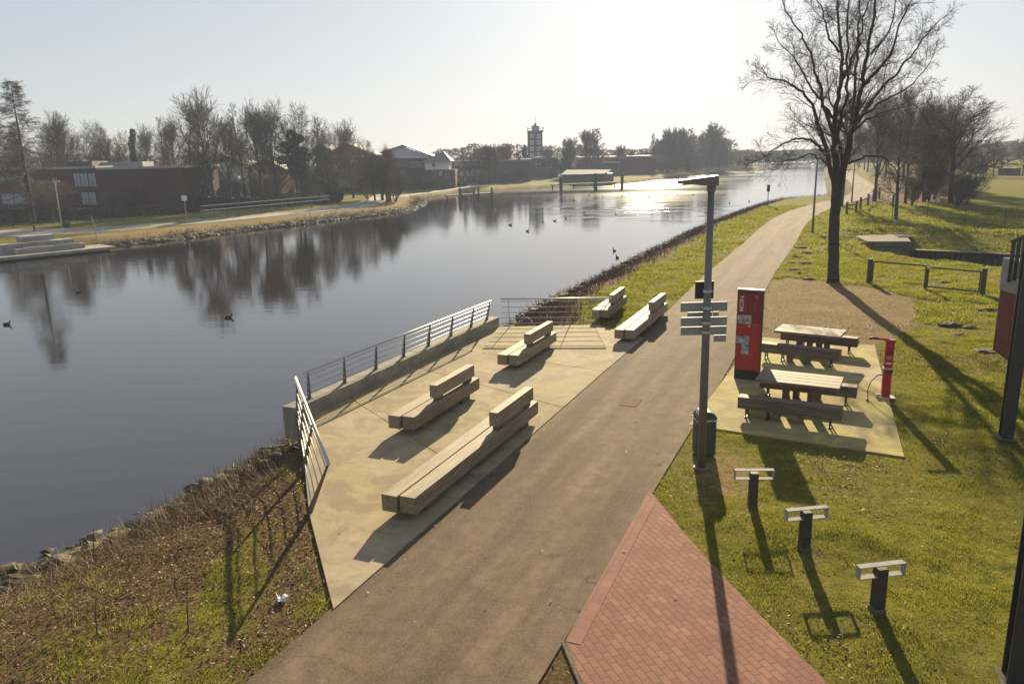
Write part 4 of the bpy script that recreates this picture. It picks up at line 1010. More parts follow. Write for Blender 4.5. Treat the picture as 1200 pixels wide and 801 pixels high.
# --- the big tree beside the path
def big_tree():
    bxx, byy, _ = at(976, 331); D0 = byy
    t = thing('bare_tree', 'big bare spreading tree with forked trunk standing beside the path and gravel', 'tree', (bxx, byy, 0))
    def L(u, v, dy=0.0):
        p = W(u, v, D0+dy); return (p[0]-bxx, p[1]-byy, p[2])
    limbs = [  # pixel course, depth offset at the end, r0, r1
        ([(976, 333), (977, 300), (977, 270), (979, 240), (981, 216)], 0, 0.255, 0.21),
        ([(980, 226), (972, 196), (968, 180), (958, 150), (950, 128), (935, 108), (915, 97), (893, 92)], -2.0, 0.15, 0.03),
        ([(968, 182), (955, 168), (940, 163), (922, 164), (905, 171), (886, 184)], 1.8, 0.09, 0.022),
        ([(981, 222), (979, 190), (977, 168), (978, 132), (985, 100), (986, 70), (982, 35), (980, -10), (978, -45)], 0.8, 0.20, 0.03),
        ([(977, 160), (968, 130), (960, 105), (952, 85), (942, 55), (930, 35), (912, 8)], -1.2, 0.11, 0.025),
        ([(982, 222), (990, 190), (999, 160), (1006, 138), (1012, 105), (1018, 75), (1026, 30), (1030, -15), (1034, -50)], -0.8, 0.22, 0.03),
        ([(1006, 140), (1020, 120), (1042, 100), (1067, 78), (1085, 55), (1112, 26)], 1.4, 0.12, 0.022),
        ([(993, 180), (1000, 140), (1003, 100), (1006, 60), (1010, 20), (1008, -30)], 2.0, 0.12, 0.025),
        ([(995, 192), (1008, 186), (1022, 182), (1040, 185), (1052, 194), (1062, 206)], -1.5, 0.07, 0.018),
        ([(1013, 100), (1030, 80), (1052, 60), (1062, 30), (1076, 2)], -2.2, 0.10, 0.022),
        ([(985, 95), (998, 70), (1010, 45), (1018, 12), (1040, -25)], -1.6, 0.09, 0.02),
        ([(978, 140), (962, 118), (945, 100), (928, 72), (905, 50)], 2.4, 0.09, 0.02),
        ([(984, 62), (970, 40), (962, 15), (945, -15)], 1.0, 0.07, 0.02),
        ([(1000, 155), (1016, 140), (1035, 134), (1060, 126), (1085, 122)], 2.2, 0.08, 0.018),
        ([(1022, 62), (1042, 35), (1058, -5)], 1.8, 0.07, 0.02),
        ([(972, 194), (958, 184), (945, 180), (928, 186), (908, 190)], -2.0, 0.06, 0.016),
        ([(1006, 138), (1022, 128), (1046, 116), (1072, 104), (1098, 78)], -2.6, 0.08, 0.018),
        ([(990, 195), (983, 160), (990, 120), (996, 80), (994, 30), (999, -30)], -2.4, 0.12, 0.025)]
    rng = random.Random(11); segs_t, tw = [], []
    cf = [dict(n=5, kids=7, ang=0.75, ratio=0.52, trop=0.06, wob=0.13, t0=0.12, shape=lambda t: 1.15-0.45*t, rr=0.5),
          dict(n=4, kids=5, ang=0.75, ratio=0.55, trop=0.03, wob=0.18, t0=0.12, shape=lambda t: 1.1-0.4*t, rr=0.55),
          dict(n=3, kids=3, ang=0.7, ratio=0.66, trop=0.02, wob=0.22, t0=0.1, shape=one, rr=0.6),
          dict(n=3, kids=0, ang=0.6, ratio=0.5, trop=0.0, wob=0.25, t0=0.2, shape=one, rmin=0.0042)]
    for li, (px, dy, r0, r1) in enumerate(limbs):
        if li: px = [(u if i < 2 else 984+(u-984)*0.90, v) for i, (u, v) in enumerate(px)]
        if li: r0 *= 0.84; r1 *= 0.9
        pts = [L(u, v, dy*i/(len(px)-1)) for i, (u, v) in enumerate(px)]
        if li: # start on the carrying stem
            pass
        c2 = []
        n = len(pts)
        for i in range(n-1):
            p0, p1, p2, p3 = (Vector(pts[max(i-1, 0)]), Vector(pts[i]), Vector(pts[i+1]), Vector(pts[min(i+2, n-1)]))
            for j in range(4):
                s = j/4; q_ = 0.5*((2*p1)+(p2-p0)*s+(2*p0-5*p1+4*p2-p3)*s*s+(3*p1-p0-3*p2+p3)*s**3)
                c2.append(q_ + Vector((rng.gauss(0, .03), rng.gauss(0, .05), rng.gauss(0, .02)))*(1 if li else 0.3))
        c2.append(Vector(pts[-1])); m = len(c2)-1
        rad = [r0+(r1-r0)*(i/m)**0.8 for i in range(m+1)]
        if li == 0:
            rad = [r0*(1.28 if i == 0 else 1.1 if i == 1 else 1) + (r1-r0)*(i/m) for i in range(m+1)]
        for i in range(m): (segs_t).append((tuple(c2[i]), tuple(c2[i+1]), rad[i], rad[i+1], 0 if li == 0 else 1))
        if li == 0: continue
        tw = []; own = [(tuple(c2[i]), tuple(c2[i+1]), rad[i], rad[i+1], 1) for i in range(m)]
        Lm = sum((c2[i+1]-c2[i]).length for i in range(m)); az = rng.uniform(0, 6)
        k = int(Lm*1.55)
        for j in range(k):
            tt = 0.22 + 0.78*(j+rng.random())/k; f = tt*m; i = min(int(f), m-1); f -= i
            q_ = c2[i].lerp(c2[i+1], f); d = (c2[i+1]-c2[i]).normalized(); az += 2.4+rng.uniform(-.6, .6)
            dd = rot_dir(tuple(d), rng.uniform(0.55, 1.05), az)
            ln = rng.uniform(0.9, 2.2)*(1.15-0.45*tt)
            grow(rng, [(tuple(q_), dd, ln, max(0.012, rad[i]*0.36), 0)], cf, tw)
        grow(rng, [(tuple(c2[-1]), tuple((c2[-1]-c2[-2]).normalized()), 0.9, r1, 0)], cf, tw)
        mb = MB(); mb.tube([tuple(p) for p in c2], rad, 9); br = mb.build('branch', M['bark'], t, smooth=True); segs_mesh(tw, 'twigs', 'twig', br, 3, 5, 0.02)
    segs_mesh([s for s in segs_t if s[4] == 0], 'trunk', 'bark', t, 3, 12, 0.0)
big_tree()

# --- trees of this bank behind it
x, y, _ = at(990, 242)
tree_px('bare tree close behind the big forked tree, its trunk just right of it', ('oak', 5), 990, 95, y, 0.8)
RW = [('slim bare tree with low twiggy crown standing apart at the front of the wood', ('alder', 53), 1056, 120, at(1058, 257)[1], 0.8),
      ('dense bare tree at the left front of the wood, beside the path', ('ash', 52), 1030, 94, 88, 0.7),
      ('bushy bare tree in the middle of the wood, right of the slim front tree', ('ash', 54), 1066, 95, 84, 0.65),
      ('bare tree at the right edge of the wood, beside the windswept tree', ('alder', 53), 1088, 106, 86, 0.9)]
for r in RW: tree_px(*r, group=None)
tree_px('windswept broad bare tree standing alone at the edge of the meadow', ('oak', 33, 0.06), 1120, 101, at(1116, 238)[1], 1.15, rz=0.0)
tree_px('smaller leaning bare tree just left of the windswept tree', ('oak', 8, 0.03), 1099, 135, at(1103, 233)[1], 0.85, rz=0.6)
k = 0
wl_ = ['second', 'third', 'fourth', 'fifth', 'sixth', 'seventh', 'eighth', 'ninth', 'tenth', 'eleventh', 'twelfth', 'last']
for (cx_, cy_) in ((49, 90), (55, 98), (57.5, 108), (62, 117), (66, 130), (71.5, 142), (76, 158), (82, 175), (90, 195), (98, 215), (107, 240), (118, 265)):
    plant('bare tree of the row right of the far path, %s going away' % wl_[k], (('ash', 52), ('ash', 54), ('alder', 53))[k % 3], cx_+random.uniform(-.8, .8), cy_, random.uniform(11, 13.5), 0.75, group='row of bare trees along the far path'); k += 1
k = 0
for (cx_, cy_, h, lab) in ((41.5, 80, 4.5, 'brown thicket at the foot of the slim front tree'), (44.5, 77, 5.5, 'tall brown thicket under the middle of the wood'), (47.5, 80.5, 5.0, 'brown thicket beside the leaning tree'), (46.5, 86, 6.5, 'tall thicket deep inside the wood'), (50.5, 92, 7, 'tall thicket behind the wood, beside the path bend'), (55, 101, 7, 'far thicket along the path behind the wood'), (60, 112, 7, 'farthest thicket along the path')):
    plant(lab, ('thicket', 61 + (k % 2)), cx_, cy_, h*0.75, 1.0, name='bare_thicket', cat='shrub', group='thickets in the wood by the path'); k += 1
# --- trees at the far side of the meadow
for lab, u, vt, vb, key in (('leftmost small tree at the far edge of the meadow', 1130, 168, 207, ('oak', 5)), ('pale tree beside two dark bushes at the far edge of the meadow', 1140, 172, 204, ('ash', 12)),
        ('tallest wide-armed tree at the far edge of the meadow', 1164, 160, 207, ('oak', 21)), ('thin distant tree behind the wide-armed meadow tree', 1172, 168, 202, ('ash', 12)), ('tree at the far right edge of the meadow beside a dark hut', 1198, 150, 206, ('oak', 5))):
    Y = at(u, vb)[1]; tree_px(lab, key, u, vt, Y, 0.85)

# --- the far bank, left to right
FT = [('tall bare tree with a two-part crown behind the left wing of the brick hall', ('ash', 12), 62, 124, 122, .8), ('bare tree right of the sparse conifer, its crown touching it', ('oak', 5), 78, 133, 128, .7),
      ('wide pale bare tree behind the roof of the brick hall', ('oak', 21), 112, 138, 140, .9), ('bare tree behind the brick hall, right of the wide pale one', ('oak', 5), 132, 141, 146, .75),
      ('bare tree behind the right end of the brick hall roof', ('ash', 12), 170, 140, 150, .6), ('slim bare tree at the right end of the brick hall', ('alder', 3), 189, 136, 140, .9), ('twin-stemmed bare tree right of the brick hall', ('ash', 14), 205, 128, 126, .75),
      ('bare tree with ivy-free thin trunk beside the hall corner', ('alder', 4), 222, 128, 124, .9), ('tallest bare tree of the far bank, standing above the hedge', ('ash', 12), 246, 97, 116, .78), ('dark bare tree directly right of the tallest one', ('ash', 14), 266, 124, 124, .7),
      ('bare tree in front of the white house', ('alder', 3), 283, 120, 130, 1.0), ('dense round-topped bare tree behind the hedge railing', ('ash', 14), 303, 110, 124, .8), ('tall bare tree with fine upright twigs, left of the dark evergreen', ('ash', 12), 322, 112, 122, .75),
      ('broad bare tree rising behind the dark evergreen', ('oak', 21), 352, 116, 128, .75), ('bare tree right of the dark evergreen', ('oak', 5), 371, 128, 134, .7), ('small bare tree with drooping twigs beside the round bush', ('alder', 4), 384, 150, 126, 1.1),
      ('slim pale bare tree with fanned crown beside the park path', ('ash', 12), 412, 135, 139, .7), ('bare tree behind the red pillar of the far bank, left of the gables', ('oak', 5), 438, 158, 128, .8),
      ('twiggy bare tree in front of the gabled house', ('ash', 14), 455, 165, 134, .8), ('bare tree left of the long low building', ('oak', 21), 556, 170, 205, .8), ('bare tree in front of the long low building', ('ash', 12), 573, 166, 190, .9), ('slim bare tree right of the white house', ('alder', 3), 546, 172, 190, 1),
      ('bare tree left of the tower, tall and thin', ('ash', 14), 594, 166, 215, .9), ('bare tree before the flat roof below the tower', ('alder', 4), 607, 176, 205, 1.2), ('bare tree directly left of the tower base', ('oak', 5), 582, 175, 225, .9),
      ('bare tree right of the tower base', ('oak', 21), 645, 172, 235, .8), ('birch-like bare tree left of the tall pair right of the tower', ('ash', 12), 668, 158, 232, .8), ('taller of the pair of bare trees right of the tower', ('ash', 14), 688, 148, 236, .8), ('right one of the pair of bare trees right of the tower', ('alder', 3), 702, 150, 240, 1.3),
      ('lone bare tree between the tower and the large group', ('ash', 12), 726, 168, 255, .8), ('small bare tree left of the large group', ('oak', 5), 741, 176, 262, .8),
      ('leftmost slim tree of the large group above the water', ('alder', 4), 767, 156, 256, 1.0), ('bare tree of the large group, second from left', ('ash', 14), 782, 147, 262, .7), ('tree in the middle of the large group', ('ash', 12), 797, 146, 266, .75), ('tree right of the middle of the large group', ('alder', 3), 810, 150, 272, 1.3),
      ('tallest and rightmost tree of the large group above the water', ('oak', 21), 829, 142, 280, .85), ('low tree closing the large group on its right', ('oak', 5), 842, 160, 288, .8),
      ('back row tree of the large group, behind its left end', ('ash', 12), 774, 160, 282, .9), ('back row tree of the large group, behind its second gap', ('oak', 5), 790, 156, 288, .9), ('back row tree of the large group, behind its middle', ('ash', 14), 804, 154, 292, .9), ('back row tree of the large group, right of its middle', ('oak', 5), 818, 152, 296, .9), ('back row tree of the large group, behind the tallest one', ('ash', 12), 834, 150, 300, .9),
      ('bare tree low behind the tall trees at the hall corner', ('oak', 21), 235, 150, 150, .8), ('bare tree low behind the white house', ('oak', 5), 290, 145, 150, .9), ('bare tree behind the evergreen and gables', ('oak', 21), 395, 150, 150, .7), ('bare tree far left behind the conifer', ('oak', 5), 25, 140, 130, .8), ('bare tree at the left picture edge', ('oak', 21), -4, 128, 120, .8), ('bare tree behind the hall roof between two crowns', ('oak', 21), 152, 150, 150, .7)]
for r in FT: tree_px(*r, base_z=ZL)
# undergrowth thickets of the far bank
TH = [(60, 205, 104), (128, 222, 107), (165, 215, 112), (205, 222, 112), (232, 205, 128), (262, 198, 134), (300, 196, 134), (322, 200, 132), (360, 196, 128), (385, 200, 132), (430, 196, 132), (447, 180, 128), (463, 196, 124), (536, 196, 182), (566, 196, 190), (590, 198, 196), (612, 192, 212), (635, 192, 222), (660, 190, 236), (680, 188, 240), (735, 196, 262), (760, 190, 262), (776, 180, 262), (792, 182, 268), (806, 180, 274), (822, 182, 282), (838, 184, 290)]
THL = ['brown thicket under the sparse conifer', 'thin thicket against the brick hall wall', 'thicket in front of the brick hall, right of the middle', 'pale thicket at the right corner of the brick hall', 'thicket under the tallest tree', 'thicket left of the white house', 'thicket right of the white house', 'thicket left of the evergreen', 'thicket right of the evergreen', 'thicket behind the round bush', 'thicket behind the park path', 'big round brown shrub directly behind the red pillar', 'shrub right of the red pillar', 'thicket right of the white gabled house', 'thicket before the long low building', 'thicket left of the flat roofed hall', 'thicket below the tower', 'thicket right of the tower', 'thicket left of the boathouse', 'thicket behind the boathouse', 'thicket right of the brown hall', 'leftmost thicket under the large tree group', 'second thicket under the large tree group', 'third thicket under the large tree group', 'fourth thicket under the large tree group', 'fifth thicket under the large tree group', 'rightmost thicket under the large tree group']
for (u, v, Y), lab in zip(TH, THL):
    tree_px(lab, ('thicket', 41 + (u % 2)), u, v, Y, 1.25, base_z=ZL, name='bare_thicket', cat='shrub', group='brown thickets of the far bank')

# sparse conifer (larch-like) at the far left
def conifer(label, u0, v0, vtop):
    x, y, _ = atl(u0, v0); h = W(5, vtop, y)[2]-ZL; t = thing('sparse_conifer', label, 'tree', (x, y, ZL)); rng = random.Random(4)
    tr = []; tw = []
    for i in range(10): tr.append(((0, 0, h*i/10), (0, 0, h*(i+1)/10), 0.30*(1-i/10.3), 0.30*(1-(i+1)/10.3), 0))
    for i in range(120):
        z = h*(0.16+0.83*i/120); L = (h-z)*0.36+0.5; az = rng.uniform(0, 6.28); L *= rng.uniform(0.6, 1.1); p = (0, 0, z); n = 7
        rr = 0.05*(1-i/150)
        for k in range(n):
            drop = -0.28 if k < 4 else 0.22
            d = norm3(math.cos(az)+rng.gauss(0, .12), math.sin(az)+rng.gauss(0, .12), drop+rng.gauss(0, .12)); q_ = tuple(p[m]+d[m]*L/n for m in range(3))
            tw.append((p, q_, rr*(1-k/8), rr*(1-(k+1)/8), 1))
            for s_ in range(4):
                e = norm3(d[0]+rng.gauss(0, .8), d[1]+rng.gauss(0, .8), rng.uniform(-0.9, 0.5)); ln = rng.uniform(0.2, 0.7); b = tuple(q_[m]+e[m]*ln for m in range(3)); tw.append((q_, b, 0.018, 0.012, 1))
                for _ in range(2):
                    e2 = norm3(e[0]+rng.gauss(0, .6), e[1]+rng.gauss(0, .6), e[2]+rng.gauss(0, .6)); tw.append((b, tuple(b[m]+e2[m]*rng.uniform(.12, .35) for m in range(3)), 0.014, 0.01, 1))
            p = q_
    segs_mesh(tr, 'trunk', 'bark', t, 3, 9, 0.0); segs_mesh(tw, 'crown', 'twig', t)
conifer('sparse dark conifer with drooping branches at the far left', 40, 262, 92)

def leafy_plant(name, label, cat, x, y, z, blobs, size, n, mat, trunk=None, group=None, seed=1):
    """blobs: (x,y,z,rx,ry,rz) clumps, filled with leaf-sized faces near their surfaces"""
    rng = np.random.default_rng(seed); t = thing(name, label, cat, (x, y, z), 0, group); C_ = []
    vol = np.array([b[3]*b[4]*b[5] for b in blobs])**(2/3); vol = vol/vol.sum()
    for b, f in zip(blobs, vol):
        m = int(n*f); d = rng.normal(size=(m, 3)); d /= np.linalg.norm(d, axis=1, keepdims=True); r = rng.uniform(0.55, 1.08, (m, 1))**0.6
        C_.append(np.array(b[:3]) + d*r*np.array(b[3:]))
    c = np.concatenate(C_); v, f = leaves_np(rng, c, size); np_mesh('foliage', v, f, mat, t)
    if trunk: segs_mesh([((0, 0, -0.1), (0, 0, trunk[1]*0.5), trunk[0], trunk[0]*0.8, 0), ((0, 0, trunk[1]*0.5), (0.1, 0, trunk[1]), trunk[0]*0.8, trunk[0]*0.4, 0)], 'trunk', 'bark', t, 3, 8, 0.0)
    return t
rr_ = random.Random(5)
# dark evergreen
Y = 119; x = W(346, 200, Y)[0]; h = W(346, 153, Y)[2]-ZL
bl = [(rr_.uniform(-1, 1)*1.4, rr_.uniform(-1, 1)*1.2, h*(0.42+0.55*i/14), rr_.uniform(.8, 1.5), rr_.uniform(.8, 1.5), rr_.uniform(.5, .9)) for i in range(14)]
leafy_plant('evergreen_tree', 'dark evergreen tree among the bare trees of the far bank', 'tree', x, Y, ZL, bl, 0.16, 7000, 'evergreen', (0.18, h*0.9))
# ivy clad tree
Y = 122; x = W(241, 210, Y)[0]; h = W(241, 182, Y)[2]-ZL
bl = [(rr_.uniform(-.6, .6), rr_.uniform(-.4, .4), h*(0.1+0.85*i/9), .75, .7, .8) for i in range(10)]
leafy_plant('ivy_clad_trunk', 'trunk thickly clad in yellow-green ivy above the hedge', 'tree', x, Y, ZL, bl, 0.15, 4500, 'ivy', (0.2, h))
# second, behind the hall roof
Y = 150; x = W(157, 180, Y)[0]; h = W(157, 152, Y)[2]-ZL
bl = [(rr_.uniform(-.3, .3), 0, h*(0.4+0.55*i/7), .55, .5, .9) for i in range(8)]
leafy_plant('ivy_clad_trunk', 'slim dark ivy-clad trunk rising behind the hall roof', 'tree', x, Y, ZL, bl, 0.16, 2500, 'evergreen', (0.2, h))
# conifers by the tower
for lab, u, vt, Y, s in (('dark pine directly left of the tower', 614, 170, 245, 3), ('dark pine right of the tower with a drooping top', 640, 176, 240, 4), ('dark pine left of the tall pair of trees', 664, 170, 228, 6)):
    x = W(u, 190, Y)[0]; h = W(u, vt, Y)[2]-ZL; r = random.Random(s)
    bl = [(r.uniform(-1, 1)*(1.4*(1-i/12)+.4), r.uniform(-1, 1), h*(0.25+0.75*i/12), 1.6*(1-i/14), 1.4*(1-i/14), .6) for i in range(12)]
    leafy_plant('pine_tree', lab, 'tree', x, Y, ZL, bl, 0.32, 2500, 'evergreen', (0.25, h*.9), seed=s)
# round clipped bush
Y = 125; x = W(393, 226, Y)[0]
leafy_plant('round_bush', 'round clipped evergreen bush beside the lantern of the park', 'bush', x, Y, ZL, [(0, 0, 1.15, 1.2, 1.2, 1.2)], 0.12, 3500, 'evergreen', (0.08, 0.6))
# hedges
def hedge(label, u0, u1, Y0, Y1, v0, v1, depth=1.4, n=9000, mat='evergreen', seed=2):
    a = Vector(W(u0, v0, Y0)); b = Vector(W(u1, v1, Y1)); rng = np.random.default_rng(seed); t = thing('hedge', label, 'hedge', (a.x, a.y, ZL))
    s = rng.random(n); z = rng.random(n)**0.8; o = rng.uniform(-depth/2, depth/2, n); d = (b-a); d.z = 0; L = d.length; d.normalize()
    h = (a.z-ZL+(b.z-a.z)*s)*(0.85+0.3*fbm(s*L*0.5, s*0+3))
    c = np.stack([d.x*s*L - d.y*o, d.y*s*L + d.x*o, z*h], -1); v, f = leaves_np(rng, c, 0.17); np_mesh('foliage', v, f, mat, t)
    return t
hedge('long dark hedge behind the two-rail railing of the far bank', 216, 392, 109, 126, 231, 233, 1.6, 14000)
hedge('low dark hedge along the fence in front of the brick hall', -12, 216, 95, 107, 246, 240, 0.8, 9000, 'brush')
hedge('dark hedge at the foot of the long low building', 560, 620, 190, 214, 210, 205, 2.0, 4000, 'ivy')
hedge('hedge in front of the gabled houses', 462, 545, 165, 182, 214, 211, 2.0, 5000, 'evergreen')
# ------------------------------------------------------------------ far bank: quay, paths, buildings
mb = MB(); mb.prism([q(-30, 0), q(0.4, 0), q(0.4, 3.4), q(-30, 3.4)], qz-0.25, qz); kind(mb.build('quay', M['quay_paving'], bevel=0.03))
mb = MB(); mb.prism([q(-30, 0.35), q(0.0, 0.35), q(0.0, 3.4), q(-30, 3.4)], -2.2, qz-0.26); kind(mb.build('quay_wall', M['timber_dark']))
# paved slope from the path down to the quay, left of the steps
A_, B_, C_, D_ = q(-30, 1.5), q(-6.0, 1.5), q(-4.8, 8.6), q(-30, 9.6)
kind(np_mesh('quay_slope', [(*A_, qz+0.004), (*B_, qz+0.004), (*C_, ZL+0.02), (*D_, ZL+0.02)], [(0, 1, 2, 3)], 'quay_paving'))
t = thing('concrete_steps', 'wide concrete seating steps going down to the water on the far bank', 'steps', (*q(-7.0, 1.3), 0), math.atan2(QS.y, QS.x))
for nm, x0, x1, y0, y1, z0, z1 in (('step', 0.0, 5.4, 0.0, 0.95, -1.4, -0.50), ('step', -0.9, 4.9, 0.95, 2.0, -1.4, -0.12), ('seat_block', 1.1, 3.8, 2.0, 3.0, -1.4, 0.32)):
    mb = MB(); mb.box(((x0+x1)/2, (y0+y1)/2, (z0+z1)/2), (x1-x0, y1-y0, z1-z0)); mb.build(nm, M['grey_concrete'], t, bevel=0.02)
for i, (s_, y_, z_) in enumerate(((1.6, 0.4, -0.50), (4.1, 0.4, -0.50), (2.2, 1.5, -0.12))):
    mb = MB(); mb.box((s_, y_, z_+0.03), (1.9, 0.45, 0.05)); mb.build('seat_plank', M['beam'], t)

FP_L = [(0, 277.5), (100, 273.5), (200, 264.8), (286, 256.8), (360, 249.5), (410, 244.5), (444, 240.5)]
FP_U = [(0, 269.5), (100, 266.5), (200, 259.6), (286, 252.0), (360, 245.5), (400, 240), (432, 236)]
ptsf = []
for (a, b) in zip(FP_L, FP_U):
    p, r = atl(*a, 0.02), atl(*b, 0.02); ptsf += [p, r]
p0 = ptsf[0]; p1 = ptsf[1]; ptsf = [(p0[0]-25, p0[1]-22, ZL+0.02), (p1[0]-25, p1[1]-22, ZL+0.02)] + ptsf
fcf = [(2*i, 2*i+2, 2*i+3, 2*i+1) for i in range(len(ptsf)//2-1)]
kind(np_mesh('far_path', ptsf, fcf, 'quay_paving'))
FP2 = [(atl(432, 239)), atl(452, 232.5), atl(500, 226), atl(560, 217.5), atl(625, 211), atl(690, 206.5)]
Lq, Rq = strip(smooth_line([p[:2] for p in FP2], 4), 3.0, 0, 21); pp = []
for a, b in zip(Lq, Rq): pp += [(a.x, a.y, ZL+0.016), (b.x, b.y, ZL+0.016)]
kind(np_mesh('far_path', pp, [(2*i, 2*i+1, 2*i+3, 2*i+2) for i in range(len(Lq)-1)], 'quay_paving'))
park = [atl(418, 235), atl(440, 229.5), atl(452, 226), atl(470, 222)]
Lq, Rq = strip(smooth_line([(-23.4, 107), (-22.6, 118), (-23, 133), (-24, 150)], 4), 2.6, 0, 13); pp = []
for a, b in zip(Lq, Rq): pp += [(a.x, a.y, ZL+0.024), (b.x, b.y, ZL+0.024)]
kind(np_mesh('park_path', pp, [(2*i, 2*i+1, 2*i+3, 2*i+2) for i in range(len(Lq)-1)], 'quay_paving'))

def block(par, name, m, u0, u1, v0, v1, Y, depth, z0=None, grow_=0.0):
    """box facing the canal: pixel extent of its front at distance Y"""
    a, b = W(u0, (v0+v1)/2, Y), W(u1, (v0+v1)/2, Y); zt = W((u0+u1)/2, v0, Y)[2]; zb = W((u0+u1)/2, v1, Y)[2] if z0 is None else z0
    o = par.location
    mb = MB(); mb.box(((a[0]+b[0])/2-o.x, Y+depth/2-o.y, (zt+zb)/2), (b[0]-a[0], depth, zt-zb)); return mb.build(name, M[m], par)
def bthing(name, label, cat, u, Y, group=None): return thing(name, label, cat, (W(u, 230, Y)[0], Y, 0), 0, group)
def gable(par, name, m, u0, u1, v0, vr, Y, depth, over=0.3, ur=None):
    """ridge runs away from the canal; eaves at v0, ridge at vr"""
    o = par.location; a, b = W(u0, v0, Y), W(u1, v0, Y); um = (u0+u1)/2 if ur is None else ur; r = W(um, vr, Y)
    xs_ = [a[0]-o.x-over, r[0]-o.x, b[0]-o.x+over]; zs = [a[2], r[2], b[2]]; ys = [Y-over-o.y, Y+depth-o.y]; th = 0.25
    vs = [(x_, y_, z_) for y_ in ys for x_, z_ in zip(xs_, zs)] + [(x_, y_, z_-th) for y_ in ys for x_, z_ in zip(xs_, zs)]
    mb = MB(); mb.mesh(vs, [(0, 1, 4, 3), (1, 2, 5, 4), (6, 9, 10, 7), (7, 10, 11, 8), (0, 6, 7, 1), (1, 7, 8, 2), (3, 4, 10, 9), (4, 5, 11, 10), (0, 3, 9, 6), (2, 8, 11, 5)])
    return mb.build(name, M[m], par)
def gwall(par, name, m, u0, u1, v0, vr, Y, ur=None):
    o = par.location; a, b = W(u0, v0, Y), W(u1, v0, Y); um = (u0+u1)/2 if ur is None else ur; r = W(um, vr, Y)
    vs = [(a[0]-o.x, Y-o.y-0.02, a[2]-0.3), (b[0]-o.x, Y-o.y-0.02, b[2]-0.3), (r[0]-o.x, Y-o.y-0.02, r[2]-0.25)]; vs += [(x_, y_+0.3, z_) for x_, y_, z_ in vs]
    mb = MB(); mb.mesh(vs, [(0, 1, 2), (5, 4, 3), (0, 3, 4, 1), (1, 4, 5, 2), (2, 5, 3, 0)]); return mb.build(name, M[m], par)
def win(par, u0, u1, v0, v1, Y, m='pane_pale', fr='white_paint', mull=1):
    f = block(par, 'window', fr, u0, u1, v0, v1, Y-0.05, 0.12)
    k = (u1-u0)*0.06+0.12; n = mull
    for i in range(n):
        a = u0+(u1-u0)*i/n; b = u0+(u1-u0)*(i+1)/n; block(f if False else par, 'pane', m, a+k*0.6, b-k*0.6, v0+k, v1-k, Y-0.09, 0.05).parent = f
        ch = f.children[-1]; ch.matrix_parent_inverse = Matrix.Identity(4)
    return f

# brick hall: closed right block and glazed left wing
B1 = bthing('brick_hall', 'low dark red brick hall with a closed right wall and glazed left wing', 'building', 165, 116)
block(B1, 'wall', 'wall_brick', 114, 217, 198, 250, 116, 14, -1.0); block(B1, 'roof_edge', 'roof_pale', 112.5, 218.5, 195.2, 198.0, 115.8, 14.4)
block(B1, 'wall', 'wall_brick', -60, 113.8, 199.5, 250, 120, 10, -1.0); block(B1, 'roof_edge', 'roof_pale', -60, 112, 196.5, 199.5, 119.7, 10.5)
block(B1, 'upper_storey', 'roof_brown', 80, 108, 189, 196.3, 124, 5); block(B1, 'upper_storey', 'roof_pale', 108, 167, 190, 195.6, 127, 4)
for w_ in ((87, 94, 203, 219), (94.6, 103, 203, 219), (103.6, 112.5, 203, 219), (96, 104, 225, 240), (104.6, 112.5, 225, 240), (34, 52, 212, 220), (0, 24, 206, 214), (36, 66, 226, 241), (2, 30, 226, 240)): win(B1, *w_, 119.9, fr='roof_grey', mull=2)
block(B1, 'band', 'dark_brick', -60, 113.6, 221, 224.2, 119.85, 0.2)
# pale tower block far behind
B = bthing('apartment_block', 'pale grey block far behind the brick hall, seen through bare branches', 'building', 118, 300)
block(B, 'wall', 'plaster', 108, 131, 166, 215, 300, 14, 0); block(B, 'roof_box', 'roof_grey', 113, 124, 163, 166, 303, 6)
for i in range(4):
    for j in range(3): win(B, 110+5*i, 113.4+5*i, 170+8*j, 174+8*j, 299.9, 'glass', 'roof_grey')
# white house with carport behind the hedge
B = bthing('white_house', 'white house with a dark carport behind the hedge, right of the tallest tree', 'house', 268, 140)
block(B, 'wall', 'plaster', 246, 280, 190, 240, 141, 8, -1.0); block(B, 'carport_roof', 'roof_pale', 246, 279, 211.5, 213.6, 136, 5); block(B, 'carport_back', 'dark_brick', 263, 279, 213.7, 240, 140.2, 0.5, -1.0)
block(B, 'chimney_wall', 'white_paint', 283, 290, 199, 240, 138, 1.2, -1.0); block(B, 'side_wall', 'dark_brick', 290.2, 330, 196, 240, 142, 8, -1.0); gable(B, 'roof', 'roof_grey', 244, 282, 191, 181, 140.6, 9); gable(B, 'roof', 'roof_grey', 288, 332, 197, 186, 141.6, 9)
win(B, 265, 271, 201, 210, 140.8, 'glass'); win(B, 302, 308, 203, 211, 141.8, 'glass'); win(B, 252, 259, 200, 209, 140.8, 'glass')
# camper van
V = bthing('camper_van', 'small white van parked behind the hedge right of the brick hall', 'van', 228, 124)
block(V, 'body', 'car_white', 217, 241, 219, 236.5, 124, 2.1); block(V, 'roof', 'roof_pale', 217.5, 240.5, 217.6, 219, 124.1, 1.9)
o = block(V, 'window', 'glass', 224, 231, 222, 227, 123.95, 0.1); block(V, 'cab_window', 'glass', 234, 240, 222, 227, 123.95, 0.1)
for uu in (222, 236):
    a = W(uu, 237, 124); mb = MB(); mb.tube([(a[0]-V.location.x, -0.02, 0.33+ZL), (a[0]-V.location.x, 0.25, 0.33+ZL)], 0.33, 14); mb.build('wheel', M['black'], V)
